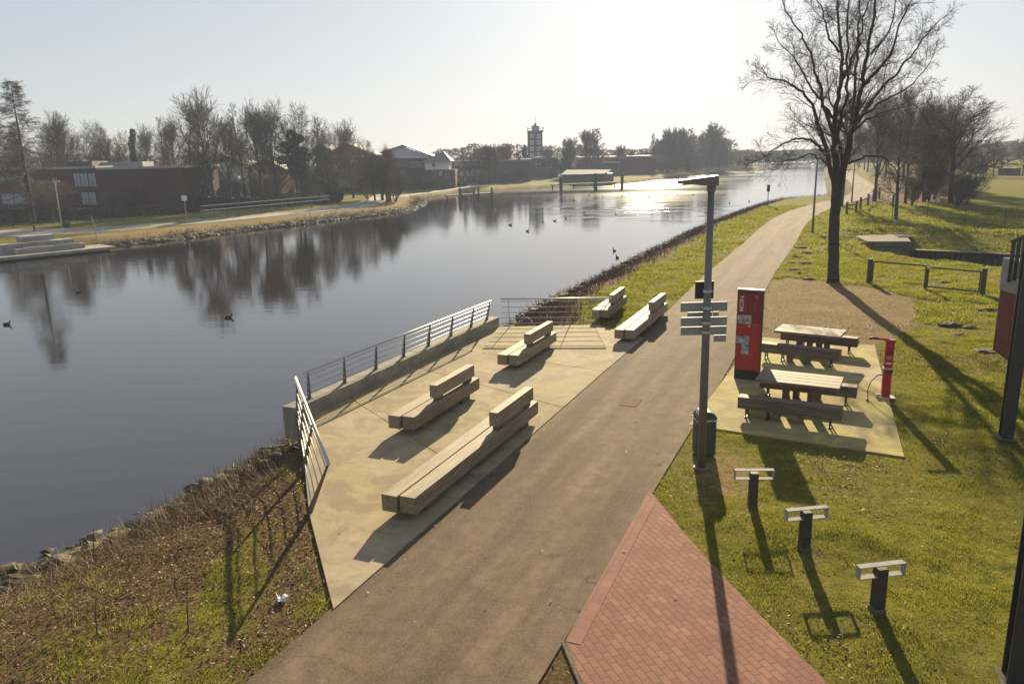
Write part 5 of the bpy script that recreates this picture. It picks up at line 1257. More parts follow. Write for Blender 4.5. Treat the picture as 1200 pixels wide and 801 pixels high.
# dark double-gabled house
B = bthing('gabled_house', 'large dark house with two grey gables behind the slim pale tree', 'house', 405, 168)
block(B, 'wall', 'dark_brick', 372, 438, 184, 240, 170, 10, -1.0); gable(B, 'roof', 'roof_grey', 364, 396, 181, 169, 169, 12, ur=377); gwall(B, 'gable', 'roof_brown', 364, 396, 181, 169, 169.2, ur=377)
gable(B, 'roof', 'roof_grey', 386, 440, 181, 167, 168, 13, ur=404); gwall(B, 'gable', 'dark_brick', 386, 440, 181, 167, 168.2, ur=404); block(B, 'chimney', 'dark_brick', 402, 405, 164, 168, 172, 1.2)
block(B, 'wall', 'plaster', 396, 420, 211, 220, 168.1, 1)
win(B, 392, 397, 188, 195, 168.0, 'glass'); win(B, 412, 418, 188, 195, 168.0, 'glass'); win(B, 424, 429, 200, 207, 168.0, 'glass'); win(B, 396, 401, 200, 207, 168.0, 'glass')
# grey gabled house
B = bthing('gabled_house', 'house with a wide grey gable and window row, left of the white walled house', 'house', 474, 178)
block(B, 'wall', 'dark_brick', 440, 512, 196, 232, 180, 10, -1.0); block(B, 'storey', 'roof_grey', 436, 508, 183, 195.8, 180.4, 9.5); gable(B, 'roof', 'roof_grey', 428, 512, 185, 169.5, 179, 12, ur=472); gwall(B, 'gable', 'plaster', 440, 508, 184, 170.5, 179.4, ur=472)
for i in range(4): win(B, 481+4.6*i, 484.6+4.6*i, 189.5, 194.5, 180.3, 'glass')
win(B, 470, 475, 200, 207, 179.9, 'glass'); win(B, 456, 461, 200, 207, 179.9, 'glass'); block(B, 'parapet', 'roof_pale', 478, 507, 195.4, 196.6, 179.5, 0.8)
# white pyramid-roof house
B = bthing('white_house', 'white walled house with a grey hip roof above brick ground floor', 'house', 514, 172)
block(B, 'ground_floor', 'dark_brick', 499, 534, 199, 232, 173, 9, -1.0); block(B, 'upper_wall', 'white_paint', 498, 526, 189, 198.8, 172.6, 8)
o = B.location; a, b, ap = W(496, 189.5, 172), W(528, 189.5, 172), W(518, 178.5, 172)
mb = MB(); x0, x1 = a[0]-o.x-0.2, b[0]-o.x+0.2; mb.mesh([(x0, -0.3, a[2]), (x1, -0.3, a[2]), (x1, 9, a[2]), (x0, 9, a[2]), (ap[0]-o.x, 3.5, ap[2]+0.3)], [(0, 1, 4), (1, 2, 4), (2, 3, 4), (3, 0, 4), (3, 2, 1, 0)]); mb.build('roof', M['roof_grey'], B)
win(B, 506, 510, 191.5, 195.5, 172.5, 'glass'); win(B, 514.5, 518, 201, 206, 172.9); win(B, 522, 526, 203, 208, 172.9, 'glass'); win(B, 508, 511, 201, 207, 172.9, 'glass')
# long low building
B = bthing('long_building', 'long low dark building with a row of windows right of the white house', 'building', 570, 205)
block(B, 'wall', 'dark_brick', 528, 622, 190, 226, 206, 10, -1.0); block(B, 'roof_edge', 'roof_pale', 527, 566, 193, 194.6, 205.4, 10.5); block(B, 'roof_edge', 'roof_grey', 527, 623, 187.4, 190, 205.6, 10.6); block(B, 'roof_step', 'roof_grey', 532, 556, 184.6, 187.2, 208, 6)
for i in range(6): win(B, 533+5.2*i, 537.4+5.2*i, 188.2, 192.6, 205.3, 'glass')
for i in range(5): win(B, 534+6*i, 538+6*i, 200, 206, 205.9)
# flat roofed hall and tower
B = bthing('flat_roofed_hall', 'brown flat roofed hall in front of the tower', 'building', 620, 236)
block(B, 'wall', 'dark_brick', 582, 654, 186.4, 220, 236, 14, -1.0); block(B, 'roof_edge', 'roof_pale', 596, 655, 184.2, 186.2, 235.6, 15); win(B, 628, 634, 192, 197, 235.9, 'glass'); win(B, 640, 646, 192, 197, 235.9, 'glass'); win(B, 612, 618, 192, 197, 235.9, 'glass')
T = bthing('clock_tower', 'square brick tower with pale windows and a glazed lantern on top', 'tower', 627.5, 262)
block(T, 'shaft', 'dark_brick', 619, 636, 154.5, 215, 262, 5.0, -1.0); block(T, 'cornice', 'roof_grey', 618.2, 636.8, 152.8, 154.4, 261.7, 5.6)
for j in range(4):
    for i in range(2): win(T, 621.2+8*i, 625.6+8*i, 157+7.4*j, 162+7.4*j, 261.9)
o = T.location
def tz(v): return W(627, v, 264.5)[2]
cx_ = W(627.5, 150, 264.5)[0]-o.x
mb = MB()
for k in range(14):
    a = k*2*PI/14
rail = MB(); s = 2.6
ring = [(cx_-s, 2.5-s), (cx_+s, 2.5-s), (cx_+s, 2.5+s), (cx_-s, 2.5+s), (cx_-s, 2.5-s)]
rail.tube([(x_, y_, tz(150.5)) for x_, y_ in ring], 0.06, 5)
for x_, y_ in ring[:4]: rail.tube([(x_, y_, tz(153)), (x_, y_, tz(150)+0.3)], 0.07, 5)
rail.build('roof_railing', M['steel'], T)
mb.bm.free(); mb = MB(); mb.tube([(cx_, 2.5, tz(153)), (cx_, 2.5, tz(148.2))], 1.15, 8); ln = mb.build('lantern', M['pane_pale'], T)
mb = MB(); mb.tube([(cx_, 2.5, tz(148.2)), (cx_, 2.5, tz(147.4)), (cx_, 2.5, tz(146.6))], [1.45, 1.35, 0.5], 8); mb.build('lantern_roof', M['roof_grey'], ln)
for k in range(8):
    a = (k+0.5)*PI/4; mb = MB(); mb.tube([(cx_+1.2*math.cos(a), 2.5+1.2*math.sin(a), tz(153)), (cx_+1.2*math.cos(a), 2.5+1.2*math.sin(a), tz(148))], 0.09, 5); mb.build('lantern_post', M['roof_grey'], ln)
mb = MB(); mb.tube([(cx_, 2.5, tz(147)), (cx_, 2.5, tz(144.6))], [0.45, 0.4], 8); mb.tube([(cx_, 2.5, tz(144.6)), (cx_, 2.5, tz(144))], [0.7, 0.1], 8); mb.build('cupola', M['roof_grey'], T)
mb = MB(); mb.tube([(cx_, 2.5, tz(144.2)), (cx_, 2.5, tz(137))], 0.06, 5); mb.build('mast', M['dark_steel'], T)
# brown hall and boathouse
B = bthing('brown_hall', 'long brown hall with a dark roof edge behind the boathouse', 'building', 722, 250)
block(B, 'wall', 'dark_brick', 682, 768, 186, 216, 252, 14, -1.0); block(B, 'roof_edge', 'roof_grey', 680, 770, 183, 186, 251.4, 15); block(B, 'canopy', 'roof_pale', 708, 727, 189.6, 191.2, 246, 5); block(B, 'front', 'roof_brown', 690, 726, 191.4, 206, 249, 3, 0)
B = bthing('boathouse', 'low boathouse with a pale shallow roof near the mooring piles', 'boathouse', 688, 190)
block(B, 'wall', 'shed_wall', 660, 706, 204.5, 216, 190, 9, -1.0); block(B, 'gable_wall', 'roof_grey', 706.3, 719, 203, 216, 191, 8, -1.0)
a, b, c, d = W(657, 204.6, 189), W(708, 203.4, 189), W(717, 198.6, 198), W(664, 198.8, 198); o = B.location
vs = [(p[0]-o.x, p[1]-o.y, p[2]) for p in (a, b, c, d)]; vs += [(x_, y_, z_-0.18) for x_, y_, z_ in vs]
mb = MB(); mb.mesh(vs, [(0, 1, 2, 3), (7, 6, 5, 4), (0, 4, 5, 1), (1, 5, 6, 2), (2, 6, 7, 3), (3, 7, 4, 0)]); mb.build('roof', M['boat_roof'], B)
# cars and small things before the houses
def car(label, u, v, m, flip=False):
    x, y, _ = atl(u, v); t = thing('parked_car', label, 'car', (x, y, ZL), math.radians(200 if flip else 15), 'cars parked before the far houses')
    pr = [(-2.1, 0.3), (2.1, 0.3), (2.15, 0.75), (1.2, 0.92), (0.5, 1.42), (-1.3, 1.45), (-2.0, 0.95)]
    vs = [(x_, -0.85, z_) for x_, z_ in pr] + [(x_, 0.85, z_) for x_, z_ in pr]; n = len(pr)
    mb = MB(); mb.mesh(vs, [tuple(range(n)), tuple(range(2*n-1, n-1, -1))] + [(i, n+i, n+(i+1) % n, (i+1) % n) for i in range(n)]); mb.build('body', M[m], t, bevel=0.05)
    mb = MB(); mb.box((-0.35, 0, 1.16), (1.5, 1.74, 0.32)); mb.build('window', M['glass'], t)
    for sx in (-1.3, 1.35):
        for sy in (-0.8, 0.8): mb = MB(); mb.tube([(sx, sy-0.1, 0.32), (sx, sy+0.1, 0.32)], 0.32, 12); mb.build('wheel', M['black'], t)
car('dark parked car left of the small white banner', 489, 221, 'car_dark'); car('dark parked car directly under the white banner', 499, 219.5, 'car_dark', True); car('dark parked car right of the white banner', 521, 217.5, 'car_dark'); car('dark parked car below the round white sign', 536, 216, 'car_dark', True)
car('white parked car in front of the flat roofed hall', 634, 207.6, 'car_white')
x, y, _ = atl(506, 219); t = thing('banner', 'small white banner standing on a pole before the white house', 'banner', (x, y, ZL)); mb = MB(); mb.tube([(0, 0, 0), (0, 0, 2.9)], 0.04, 6); mb.build('pole', M['steel'], t)
mb = MB(); mb.box((0.42, 0, 1.9), (0.8, 0.04, 1.9)); mb.build('cloth', M['white_paint'], t)
x, y, _ = atl(541, 215); t = thing('round_sign', 'round white sign on a post before the long low building', 'sign', (x, y, ZL)); mb = MB(); mb.tube([(0, 0, 0), (0, 0, 2.6)], 0.05, 6); mb.build('post', M['steel'], t)
mb = MB(); mb.tube([(0, -0.03, 2.5), (0, 0.03, 2.5)], 0.55, 16); mb.build('disc', M['white_paint'], t)

# lamps, signs, pillar, railings of the far bank
x, y, _ = atl(73, 267.5)
t = thing('street_lamp', 'pale street lamp standing at the concrete steps of the far bank', 'street lamp', (x, y, ZL), math.radians(10)); h = W(66, 213, y)[2]-ZL
mb = MB(); mb.tube([(0, 0, -0.1), (0, 0, h)], [0.09, 0.06], 10); mb.build('pole', M['steel'], t, smooth=True)
mb = MB(); mb.box((0.12, 0, h+0.05), (0.75, 0.24, 0.10)); mb.build('lamp_head', M['steel'], t, bevel=0.02)
mb = MB(); mb.mesh([(-0.5, -0.3, h+0.25), (0.3, -0.3, h+0.75), (0.3, 0.3, h+0.75), (-0.5, 0.3, h+0.25)], [(0, 1, 2, 3)]); bmesh.ops.solidify(mb.bm, geom=mb.bm.faces[:], thickness=0.05); mb.build('solar_panel', M['glass'], t)
x, y, _ = atl(377, 236); t = thing('park_lantern', 'old style park lantern on a dark post beside the round bush', 'lantern', (x, y, ZL)); h = W(377, 212, y)[2]-ZL
mb = MB(); mb.tube([(0, 0, 0), (0, 0, h)], [0.08, 0.05], 8); mb.build('post', M['dark_steel'], t)
mb = MB(); mb.tube([(0, 0, h), (0, 0, h+0.35)], [0.16, 0.26], 8); mb.tube([(0, 0, h+0.36), (0, 0, h+0.5)], [0.42, 0.08], 10); mb.build('lantern_head', M['pane_pale'], t)
x, y, _ = atl(455.5, 236.5); h = W(456, 219.5, y)[2]-ZL
t = thing('red_pillar', 'dark red information pillar seen from behind on the far bank', 'info sign', (x, y, ZL), math.radians(25)); mb = MB(); mb.box((0, 0, h/2), (0.85, 0.2, h)); mb.build('body', M['dark_red'], t, bevel=0.01)
mb = MB(); mb.box((0, 0, h+0.03), (0.87, 0.22, 0.06)); mb.build('top_cap', M['dark_steel'], t); mb = MB(); mb.box((0, 0, 0.1), (0.88, 0.23, 0.2)); mb.build('plinth', M['dark_steel'], t)
x, y, _ = atl(219, 258.5); t = thing('notice_sign', 'small white square sign on a thin post at the end of the hall fence', 'sign', (x, y, ZL)); h = W(217, 229, y)[2]-ZL
mb = MB(); mb.tube([(0, 0, 0), (0, 0, h)], 0.035, 6); mb.build('post', M['steel'], t); mb = MB(); mb.box((0, -0.04, h-0.3), (0.62, 0.03, 0.62)); mb.build('panel', M['white_paint'], t)
x, y, _ = atl(115.5, 282); mb = MB(); mb.tube([(x, y, ZL-0.3), (x-0.35, y, W(111, 253, y)[2])], 0.04, 6); tag(mb.build('pole_stick', M['beam']), 'thin leaning pale pole at the right end of the concrete steps', 'pole')
for lab, u, v in (('short dark bollard left of the concrete steps on the grass', 40.5, 271), ('short dark bollard right behind the seat block lamp', 75.5, 267)):
    x, y, _ = atl(u, v); mb = MB(); mb.tube([(x, y, ZL-0.05), (x, y, ZL+0.62), (x, y, ZL+0.66)], [0.085, 0.085, 0.05], 10); tag(mb.build('bollard', M['black']), lab, 'bollard', 'bollards of the far bank')
x, y, _ = atl(80, 267); t = thing('waste_box', 'squat dark bin right of the lamp behind the concrete steps', 'bin', (x, y, ZL)); mb = MB(); mb.box((0, 0, 0.3), (0.45, 0.4, 0.58)); mb.build('body', M['dark_steel'], t, bevel=0.03); mb = MB(); mb.box((0, 0, 0.62), (0.48, 0.43, 0.05)); mb.build('lid', M['black'], t)
# two rail railing
a, b, c = atl(237, 257.5), atl(387, 242.5), atl(395, 240); t = thing('two_rail_railing', 'long pale two-rail railing with dark infill along the path of the far bank', 'railing', (a[0], a[1], ZL)); A0 = Vector((a[0], a[1], ZL))
h0 = W(237, 241.5, a[1])[2]-ZL; P = [Vector(a)-A0, Vector(b)-A0]; n = 12
for zz in (h0, h0*0.68): mb = MB(); mb.bar((P[0].x, P[0].y, zz), (P[1].x, P[1].y, zz), 0.07, 0.10); mb.build('rail', M['steel'], t)
for k in range(n+1):
    p = P[0].lerp(P[1], k/n); mb = MB(); mb.box((p.x, p.y, h0/2), (0.07, 0.07, h0)); mb.build('post', M['gate_paint'], t)
# mesh fence before the hall
pts_ = [(-6, 272), (40, 266.5), (95, 263.5), (150, 260.8), (216, 255.8)]; p0 = Vector(atl(*pts_[0])); t = thing('mesh_fence', 'dark wire mesh fence along the path before the brick hall', 'fence', (p0.x, p0.y, ZL)); Pf = [Vector(atl(u, v))-p0+Vector((-1.6, 2.2, 0)) for u, v in pts_]
mb = MB()
for a, b in zip(Pf, Pf[1:]):
    n = max(2, int((b-a).length/2.5))
    for k in range(n):
        p = a.lerp(b, k/n); pb = MB(); pb.tube([(p.x, p.y, 0), (p.x, p.y, 1.65)], 0.04, 5); pb.build('post', M['dark_steel'], t)
    for k in range(9): mb.tube([(a.x, a.y, 0.1+0.19*k), (b.x, b.y, 0.1+0.19*k)], 0.013, 3, False)
    m_ = int((b-a).length/0.25)
    for k in range(m_): p = a.lerp(b, k/m_); mb.tube([(p.x, p.y, 0.05), (p.x, p.y, 1.62)], 0.010, 3, False)
mb.build('wire_mesh', M['green_paint'], t)
# jetty and mooring piles
def pile(label, u, vt, vb, w_=0.5):
    x, y, _ = at(u, vb, WATER_Z); zt = W(u, vt, y)[2]; mb = MB(); mb.tube([(x, y, -3), (x, y, zt-0.15), (x, y, zt)], [w_/2, w_/2, w_/2*0.8], 10); return tag(mb.build('mooring_pile', M['timber_dark']), label, 'mooring pile', 'mooring piles at the far bank')
pile('thick mooring pile left of the boathouse, nearest of three', 657.5, 207, 227.5, 0.62); pile('thick mooring pile in front of the boathouse roof', 698, 203, 223.5, 0.75); pile('mooring pile right of the boathouse, farthest of three', 729, 204, 221, 0.65)
pile('slim mooring pile at the left end of the low jetty', 539.5, 220, 235, 0.42); pile('slim mooring pile in the middle of the low jetty, left of a pair', 555.5, 220.5, 234, 0.34); pile('slim mooring pile in the middle of the low jetty, right of a pair', 561, 220, 233.5, 0.34); pile('slim mooring pile at the right end of the low jetty', 576.5, 219.5, 232.5, 0.36)
def jetty(label, p, r, w_, z):
    a, b = Vector(p), Vector(r); t = thing('jetty', label, 'jetty', (a.x, a.y, 0)); mb = MB(); d = b-a; mb.bar((0, 0, z), (d.x, d.y, z), w_, 0.22); mb.build('deck', M['timber_dark'], t)
    for k in range(4): pp_ = d*(k/3*0.94+0.03); mb = MB(); mb.tube([(pp_.x, pp_.y, -2.5), (pp_.x, pp_.y, z-0.1)], 0.14, 8); mb.build('leg', M['timber_dark'], t)
    return t
p, r = at(522, 230, -0.6), at(577, 226.5, -0.6); jetty('low dark timber jetty between the slim mooring piles', p[:2], r[:2], 1.0, -0.55)
p, r = at(645, 216.5, -0.3), at(722, 213.5, -0.3); jetty('long narrow timber jetty behind the thick mooring piles', p[:2], r[:2], 0.9, -0.35)

# ------------------------------------------------------------------ distant woods and roofs on the horizon
def far_wood(name, course, depth, hmin, hmax, n, size, seed, mat, aspect=0.7):
    rng = np.random.default_rng(seed); P = np.array(course, float); sl_ = np.hypot(*(P[1:]-P[:-1]).T); cum = np.concatenate([[0], np.cumsum(sl_)])
    s = rng.random(n)*cum[-1]; i = np.clip(np.searchsorted(cum, s)-1, 0, len(sl_)-1); f = (s-cum[i])/sl_[i]; c = P[i]*(1-f[:, None])+P[i+1]*f[:, None]
    hh = hmin + (hmax-hmin)*np.clip((fbm(s*0.035+seed, s*0)-0.2)*1.1 + (fbm(s*0.16, s*0+5)-0.45)*0.7, 0, 1)
    z = hh*rng.random(n)**0.75 - 0.7; o = rng.uniform(-depth, depth, n)
    v, fq = leaves_np(rng, np.stack([c[:, 0], c[:, 1]+o, z], -1), size, 0, aspect); return kind(np_mesh(name, v, fq, mat), 'stuff')
far_wood('distant_woods', [(88, 395), (140, 420), (190, 470), (330, 520)], 10, 5, 9, 20000, 0.8, 2, 'scrub', 0.5)
far_wood('distant_woods', [(-420, 330), (-230, 300), (-120, 290), (-40, 300), (40, 330), (100, 350)], 12, 8, 14, 40000, 0.8, 5, 'scrub', 0.3)
far_wood('distant_woods', [(108, 175), (125, 230), (170, 300), (240, 330), (420, 340)], 8, 4, 8, 9000, 0.5, 8, 'scrub', 0.5)
far_wood('distant_woods', [(130, 330), (240, 380), (420, 420)], 12, 5, 10, 18000, 0.8, 9, 'scrub', 0.5)
far_wood('far_undergrowth', [(-140, 140), (-72, 146), (-42, 160), (-26, 175)], 9, 4.5, 9.5, 42000, 0.45, 12, 'scrub', 0.10)
far_wood('far_undergrowth', [(46, 272), (66, 290), (98, 318)], 6, 5, 12, 22000, 0.5, 19, 'scrub', 0.14)
far_wood('far_undergrowth', [(-26, 205), (-10, 215), (20, 255), (45, 285), (75, 310)], 6, 4, 8, 22000, 0.5, 14, 'scrub', 0.12)
for lab, u, vt, vb, Y, wpx in (('pale hangar on the horizon behind the meadow', 1150, 184, 196, 330, 44), ('grey block on the horizon at the right edge', 1194, 168, 196, 420, 14)):
    B = bthing('distant_hall', lab, 'building', u, Y); block(B, 'wall', 'plaster', u-wpx/2, u+wpx/2, vt, vb, Y, 12, 0); block(B, 'roof', 'roof_grey', u-wpx/2-1, u+wpx/2+1, vt-1.6, vt-0.1, Y-0.5, 13)
    for i in range(4): win(B, u-wpx/2+wpx*(0.08+0.23*i), u-wpx/2+wpx*(0.2+0.23*i), vt+3, vt+6, Y-0.05, 'glass', 'roof_grey')
for lab, u, v, r in (('left one of two dark bushes at the far edge of the meadow', 1141, 203, 1.3), ('right one of two dark bushes at the far edge of the meadow', 1149, 203, 1.3)):
    x, y, _ = at(u, v); leafy_plant('dark_bush', lab, 'bush', x, y, 0, [(0, 0, 1.2, r, r, 1.4)], 0.3, 700, 'brush', (0.08, 0.8), 'bushes at the meadow edge')
x, y, _ = at(1190, 205.5); t = thing('dark_hut', 'low dark hut at the far right edge of the meadow', 'hut', (x, y, 0)); mb = MB(); mb.box((0, 2, 0.6), (2.6, 3, 1.2)); mb.build('wall', M['roof_brown'], t); mb = MB(); mb.box((0, 2, 1.3), (2.9, 3.4, 0.2)); mb.build('roof', M['roof_grey'], t)

# ------------------------------------------------------------------ ducks
def duck(label, u, v, m='duck_dark', s=1.0, rz=None, group='ducks on the canal'):
    x, y, _ = at(u, v, WATER_Z)
    t = thing('duck', label, 'duck', (x, y, WATER_Z), random.uniform(0, 6.28) if rz is None else rz, group)
    mb = MB(); prof = [(-0.26, 0.10, 0.015), (-0.22, 0.085, 0.05), (-0.12, 0.06, 0.10), (0.0, 0.05, 0.125), (0.10, 0.06, 0.11), (0.16, 0.10, 0.075), (0.19, 0.16, 0.05), (0.20, 0.21, 0.042), (0.215, 0.245, 0.05), (0.245, 0.25, 0.05), (0.275, 0.24, 0.03), (0.285, 0.238, 0.012)]
    mb.tube([(a, 0, b) for a, b, _ in prof], [c for _, _, c in prof], 10); mb.build('body', M[m], t, smooth=True)
    mb = MB(); mb.tube([(0.28, 0, 0.238), (0.345, 0, 0.225)], [0.018, 0.012], 6); mb.build('beak', M['beak'], t); s *= 0.62; t.scale = (s, s, s)
    return t
duck('brown duck swimming alone in the middle of the canal, nearest to the terrace wall', 268, 372, 'duck_brown', 1.25, 0.2); duck('dark duck beside the left tree reflection near the quay', 92, 343, 'duck_dark', 1.1, 3.0); duck('dark duck at the left edge of the canal', 8, 380.5, 'duck_dark', 1.1, 0.3)
duck('dark duck swimming ahead of another near the bank behind the terrace', 720, 294, 'duck_dark', 1.35, 1.9); duck('dark duck following close behind another near the bank', 723.5, 302, 'duck_dark', 1.35, 1.9)
for u, v in ((598, 264), (618, 271), (636, 260), (650, 259), (663, 256), (684, 249.5), (722, 251), (632, 233), (640, 235), (656, 236), (673, 235), (706, 231), (729, 229.5), (738, 228), (780, 229), (794, 228), (812, 228.5), (848, 229), (855, 238), (878, 236), (560, 240), (580, 246), (760, 231), (771, 227), (690, 229)):
    duck('small dark duck far out on the glittering part of the canal', u, v, 'duck_dark', 1.3, group='small far ducks on the canal')
# ------------------------------------------------------------------ rocks, leaves, grass
rng = np.random.default_rng(21)
def ground_z(x, y): return terrain(np.atleast_1d(np.asarray(x, float)), np.atleast_1d(np.asarray(y, float)))
# rocks along the water below the terrace: one mesh per kind of rock, every rock an object
rk = []
for k in range(7):
    mb = MB(); r = random.Random(100+k); g = bmesh.ops.create_icosphere(mb.bm, subdivisions=3, radius=1.0)['verts']
    n1, n2 = [Vector((r.gauss(0, 1), r.gauss(0, 1), r.gauss(0, 1))).normalized() for _ in range(2)], None
    planes = [(Vector((r.gauss(0, 1), r.gauss(0, 1), r.gauss(0, 1))).normalized(), r.uniform(0.5, 0.8)) for _ in range(9)]
    for v in g:
        p = v.co.copy()
        for n_, d_ in planes:
            e = p.dot(n_) - d_
            if e > 0: p -= n_*e
        v.co = Vector((p.x*1.25, p.y*0.95, p.z*0.62)) * (1 + 0.10*(math.sin(p.x*5+k)*math.sin(p.y*6+2*k)+math.sin(p.z*7+k))*0.5 + r.uniform(-0.018, 0.018))
    o = mb.build('rock', M['rock'], None, bevel=0.0); rk.append(o.data); bpy.data.objects.remove(o)
LS = NEAR_SHORE[2:8]
def along(poly, s):
    for a, b in zip(poly, poly[1:]):
        L = math.dist(a, b)
        if s <= L: t_ = s/L; d = ((b[0]-a[0])/L, (b[1]-a[1])/L); return (a[0]+d[0]*s, a[1]+d[1]*s), d
        s -= L
    return poly[-1], d
tot = sum(math.dist(a, b) for a, b in zip(LS, LS[1:])); rr_ = random.Random(77); n_r = 0
for i in range(290):
    s = rr_.uniform(0.5, tot); (x, y), d = along(LS, s); off = abs(rr_.gauss(0.15, 0.9))*(1 if rr_.random() < .85 else -0.3); x += d[1]*off; y -= d[0]*off
    if terrain(np.array([x]), np.array([y]))[0] > -0.05: continue
    sc = rr_.uniform(0.11, 0.34)*(1.0 if off < 1.1 else 0.75); z = float(ground_z(x, y)[0])
    o = bpy.data.objects.new('rock', rk[i % 7]); COL.objects.link(o); o.location = (x, y, max(z, WATER_Z-0.1)+sc*0.05); o.rotation_euler = (rr_.uniform(-.4, .4), rr_.uniform(-.4, .4), rr_.uniform(0, 6.28)); o.scale = (sc,)*3
    tag(o, 'mossy rock in the rock bank at the water below the terrace', 'rock', 'rocks along the water below the terrace'); n_r += 1
for (u, v, lab) in ((70, 672, None),): pass
# rock edging elsewhere, too many and small to count
def rock_edge(course, n, lo, hi, inl, seed):
    rng_ = np.random.default_rng(seed); V, Fc = [], []; b0 = 0; tot_ = sum(math.dist(a, b) for a, b in zip(course, course[1:])); r = random.Random(seed)
    base = [np.array([v.co[:] for v in m.vertices]) for m in rk]; fb = [np.array([p.vertices[:] for p in m.polygons]) for m in rk]
    for i in range(n):
        (x, y), d = along(course, r.uniform(0, tot_)); off = abs(r.gauss(inl, inl*0.8)); x += d[1]*off; y -= d[0]*off; k = i % 7; sc = r.uniform(lo, hi); a = r.uniform(0, 6.28); c, s = math.cos(a), math.sin(a)
        p = base[k]*sc; p = np.stack([p[:, 0]*c-p[:, 1]*s, p[:, 0]*s+p[:, 1]*c, p[:, 2]], -1)+np.array([x, y, 0]); V.append((p, (x, y))); Fc.append(fb[k]+b0); b0 += len(p)
    zz = ground_z([v[1][0] for v in V], [v[1][1] for v in V]); vv = [np.concatenate([p[:, :2], p[:, 2:]+max(z, WATER_Z-0.1)+0.05], 1) for (p, _), z in zip(V, zz)]
    return kind(np_mesh('rock_edging', np.concatenate(vv), np.concatenate(Fc), 'rock'), 'stuff')
rock_edge(NEAR_SHORE[8:16], 900, 0.12, 0.34, 0.5, 5)
rock_edge(FAR_SHORE[11:19], 1300, 0.14, 0.40, 0.45, 6)

def scatter(n, x0, x1, y0, y1, accept):
    x = rng.uniform(x0, x1, n); y = rng.uniform(y0, y1, n); k = accept(x, y) > rng.random(n); x, y = x[k], y[k]; return x, y, terrain(x, y)
def paved(x, y):
    return np.minimum(np.minimum(np.minimum(sd(x, y, PAD), sd(x, y, BRICK)), seg_dist(x, y, PATH_S)-1.6), sd(x, y, TERRACE))
def in_view(x, y, m=1.5): return (np.abs(x) < y*0.70 + m)

def blades(x, y, z, h, w, lean, seed):
    r = np.random.default_rng(seed); m = len(x); az = r.uniform(0, 2*PI, m); la = r.uniform(0, 2*PI, m); ll = lean*r.uniform(0.3, 1.3, m)*h
    bx_ = np.cos(az)*w/2; by_ = np.sin(az)*w/2
    a = np.stack([x-bx_, y-by_, z-0.01], -1); b = np.stack([x+bx_, y+by_, z-0.01], -1); c = np.stack([x+np.cos(la)*ll, y+np.sin(la)*ll, z+h], -1)
    return np.stack([a, b, c], 1).reshape(-1, 3), np.arange(3*m).reshape(m, 3)
def grass_density(x, y):
    c = cover_at(x, y); wob = (fbm(x*2.6, y*2.6, 5)-0.47)*1.5
    g = 1-sstep(0.32, 0.62, np.maximum(c[:, 1], c[:, 2])+wob*0.7); g = g*sstep(-0.05, 0.15, paved(x, y)+(fbm(x*4+1, y*4, 3)-0.45)*0.34)*in_view(x, y)*(sd(x, y, CANAL) > 0.3)
    patch = 0.12+0.88*sstep(0.36, 0.54, fbm(x*0.9, y*0.9+40, 5)); return g*patch
V, Fq, b0 = [], [], 0
for (n, x0, x1, y0, y1, h0, h1, w_) in ((800000, -9, 12, 6, 16, 0.018, 0.045, 0.007), (600000, -2, 18, 16, 26, 0.02, 0.055, 0.012), (330000, -2, 30, 26, 45, 0.04, 0.10, 0.03), (260000, 5, 48, 45, 85, 0.05, 0.14, 0.07)):
    x, y, z = scatter(n, x0, x1, y0, y1, grass_density); f = sstep(0.3, 0.6, fbm(x*1.7+5, y*1.7))
    h = (h0+(h1-h0)*rng.random(len(x)))*(0.65+0.7*f); v, q_ = blades(x, y, z, h, w_*rng.uniform(.7, 1.3, len(x)), 0.75, 3); V.append(v); Fq.append(q_+b0); b0 += len(v)
kind(np_mesh('grass', np.concatenate(V), np.concatenate(Fq), 'grass'), 'stuff')
# tufts on the rough bank beside the terrace
def tuft_density(x, y):
    return (sstep(0.55, 0.64, fbm(x*0.75+11, y*0.75, 4)) * sstep(1.2, 3.0, sd(x, y, CANAL)))*(paved(x, y) > 0.05)*in_view(x, y)
x, y, z = scatter(60000, -10, 0, 7.5, 19, tuft_density); v, q_ = blades(x, y, z, rng.uniform(0.03, 0.11, len(x)), 0.010*rng.uniform(.7, 1.3, len(x)), 0.8, 4)
kind(np_mesh('grass_tufts', v, q_, 'grass'), 'stuff')
# dead leaves
def leaf_density(x, y):
    c = cover_at(x, y); left = (x < 0)*sstep(0.6, 1.6, sd(x, y, CANAL))*(0.25+c[:, 2])
    lawn = (x > 0)*(0.40*sstep(0.42, 0.62, fbm(x*0.5+2, y*0.5)) + 0.05); return np.clip(left+lawn, 0, 1)*(paved(x, y) > 0.02)*in_view(x, y)
x, y, z = scatter(220000, -11, 16, 7, 26, leaf_density); v, q_ = leaves_np(rng, np.stack([x, y, z+rng.uniform(0.012, 0.05, len(x))], -1), 0.021, 0.5, 0.6)
kind(np_mesh('dead_leaves', v, q_, 'litter'), 'stuff')
x, y, z = scatter(9000, -6, 14, 7, 34, lambda x, y: np.exp(-(np.abs(seg_dist(x, y, PATH_S)-1.62)/0.10)**2)*sstep(0.42, 0.6, fbm(x*0.8, y*0.8))*(sd(x, y, TERRACE) > 0.1)*in_view(x, y)); v, q_ = leaves_np(rng, np.stack([x, y, np.full(len(x), 0.024)], -1), 0.018, 1.2, 0.6); kind(np_mesh('path_edge_leaves', v, q_, 'litter'), 'stuff')
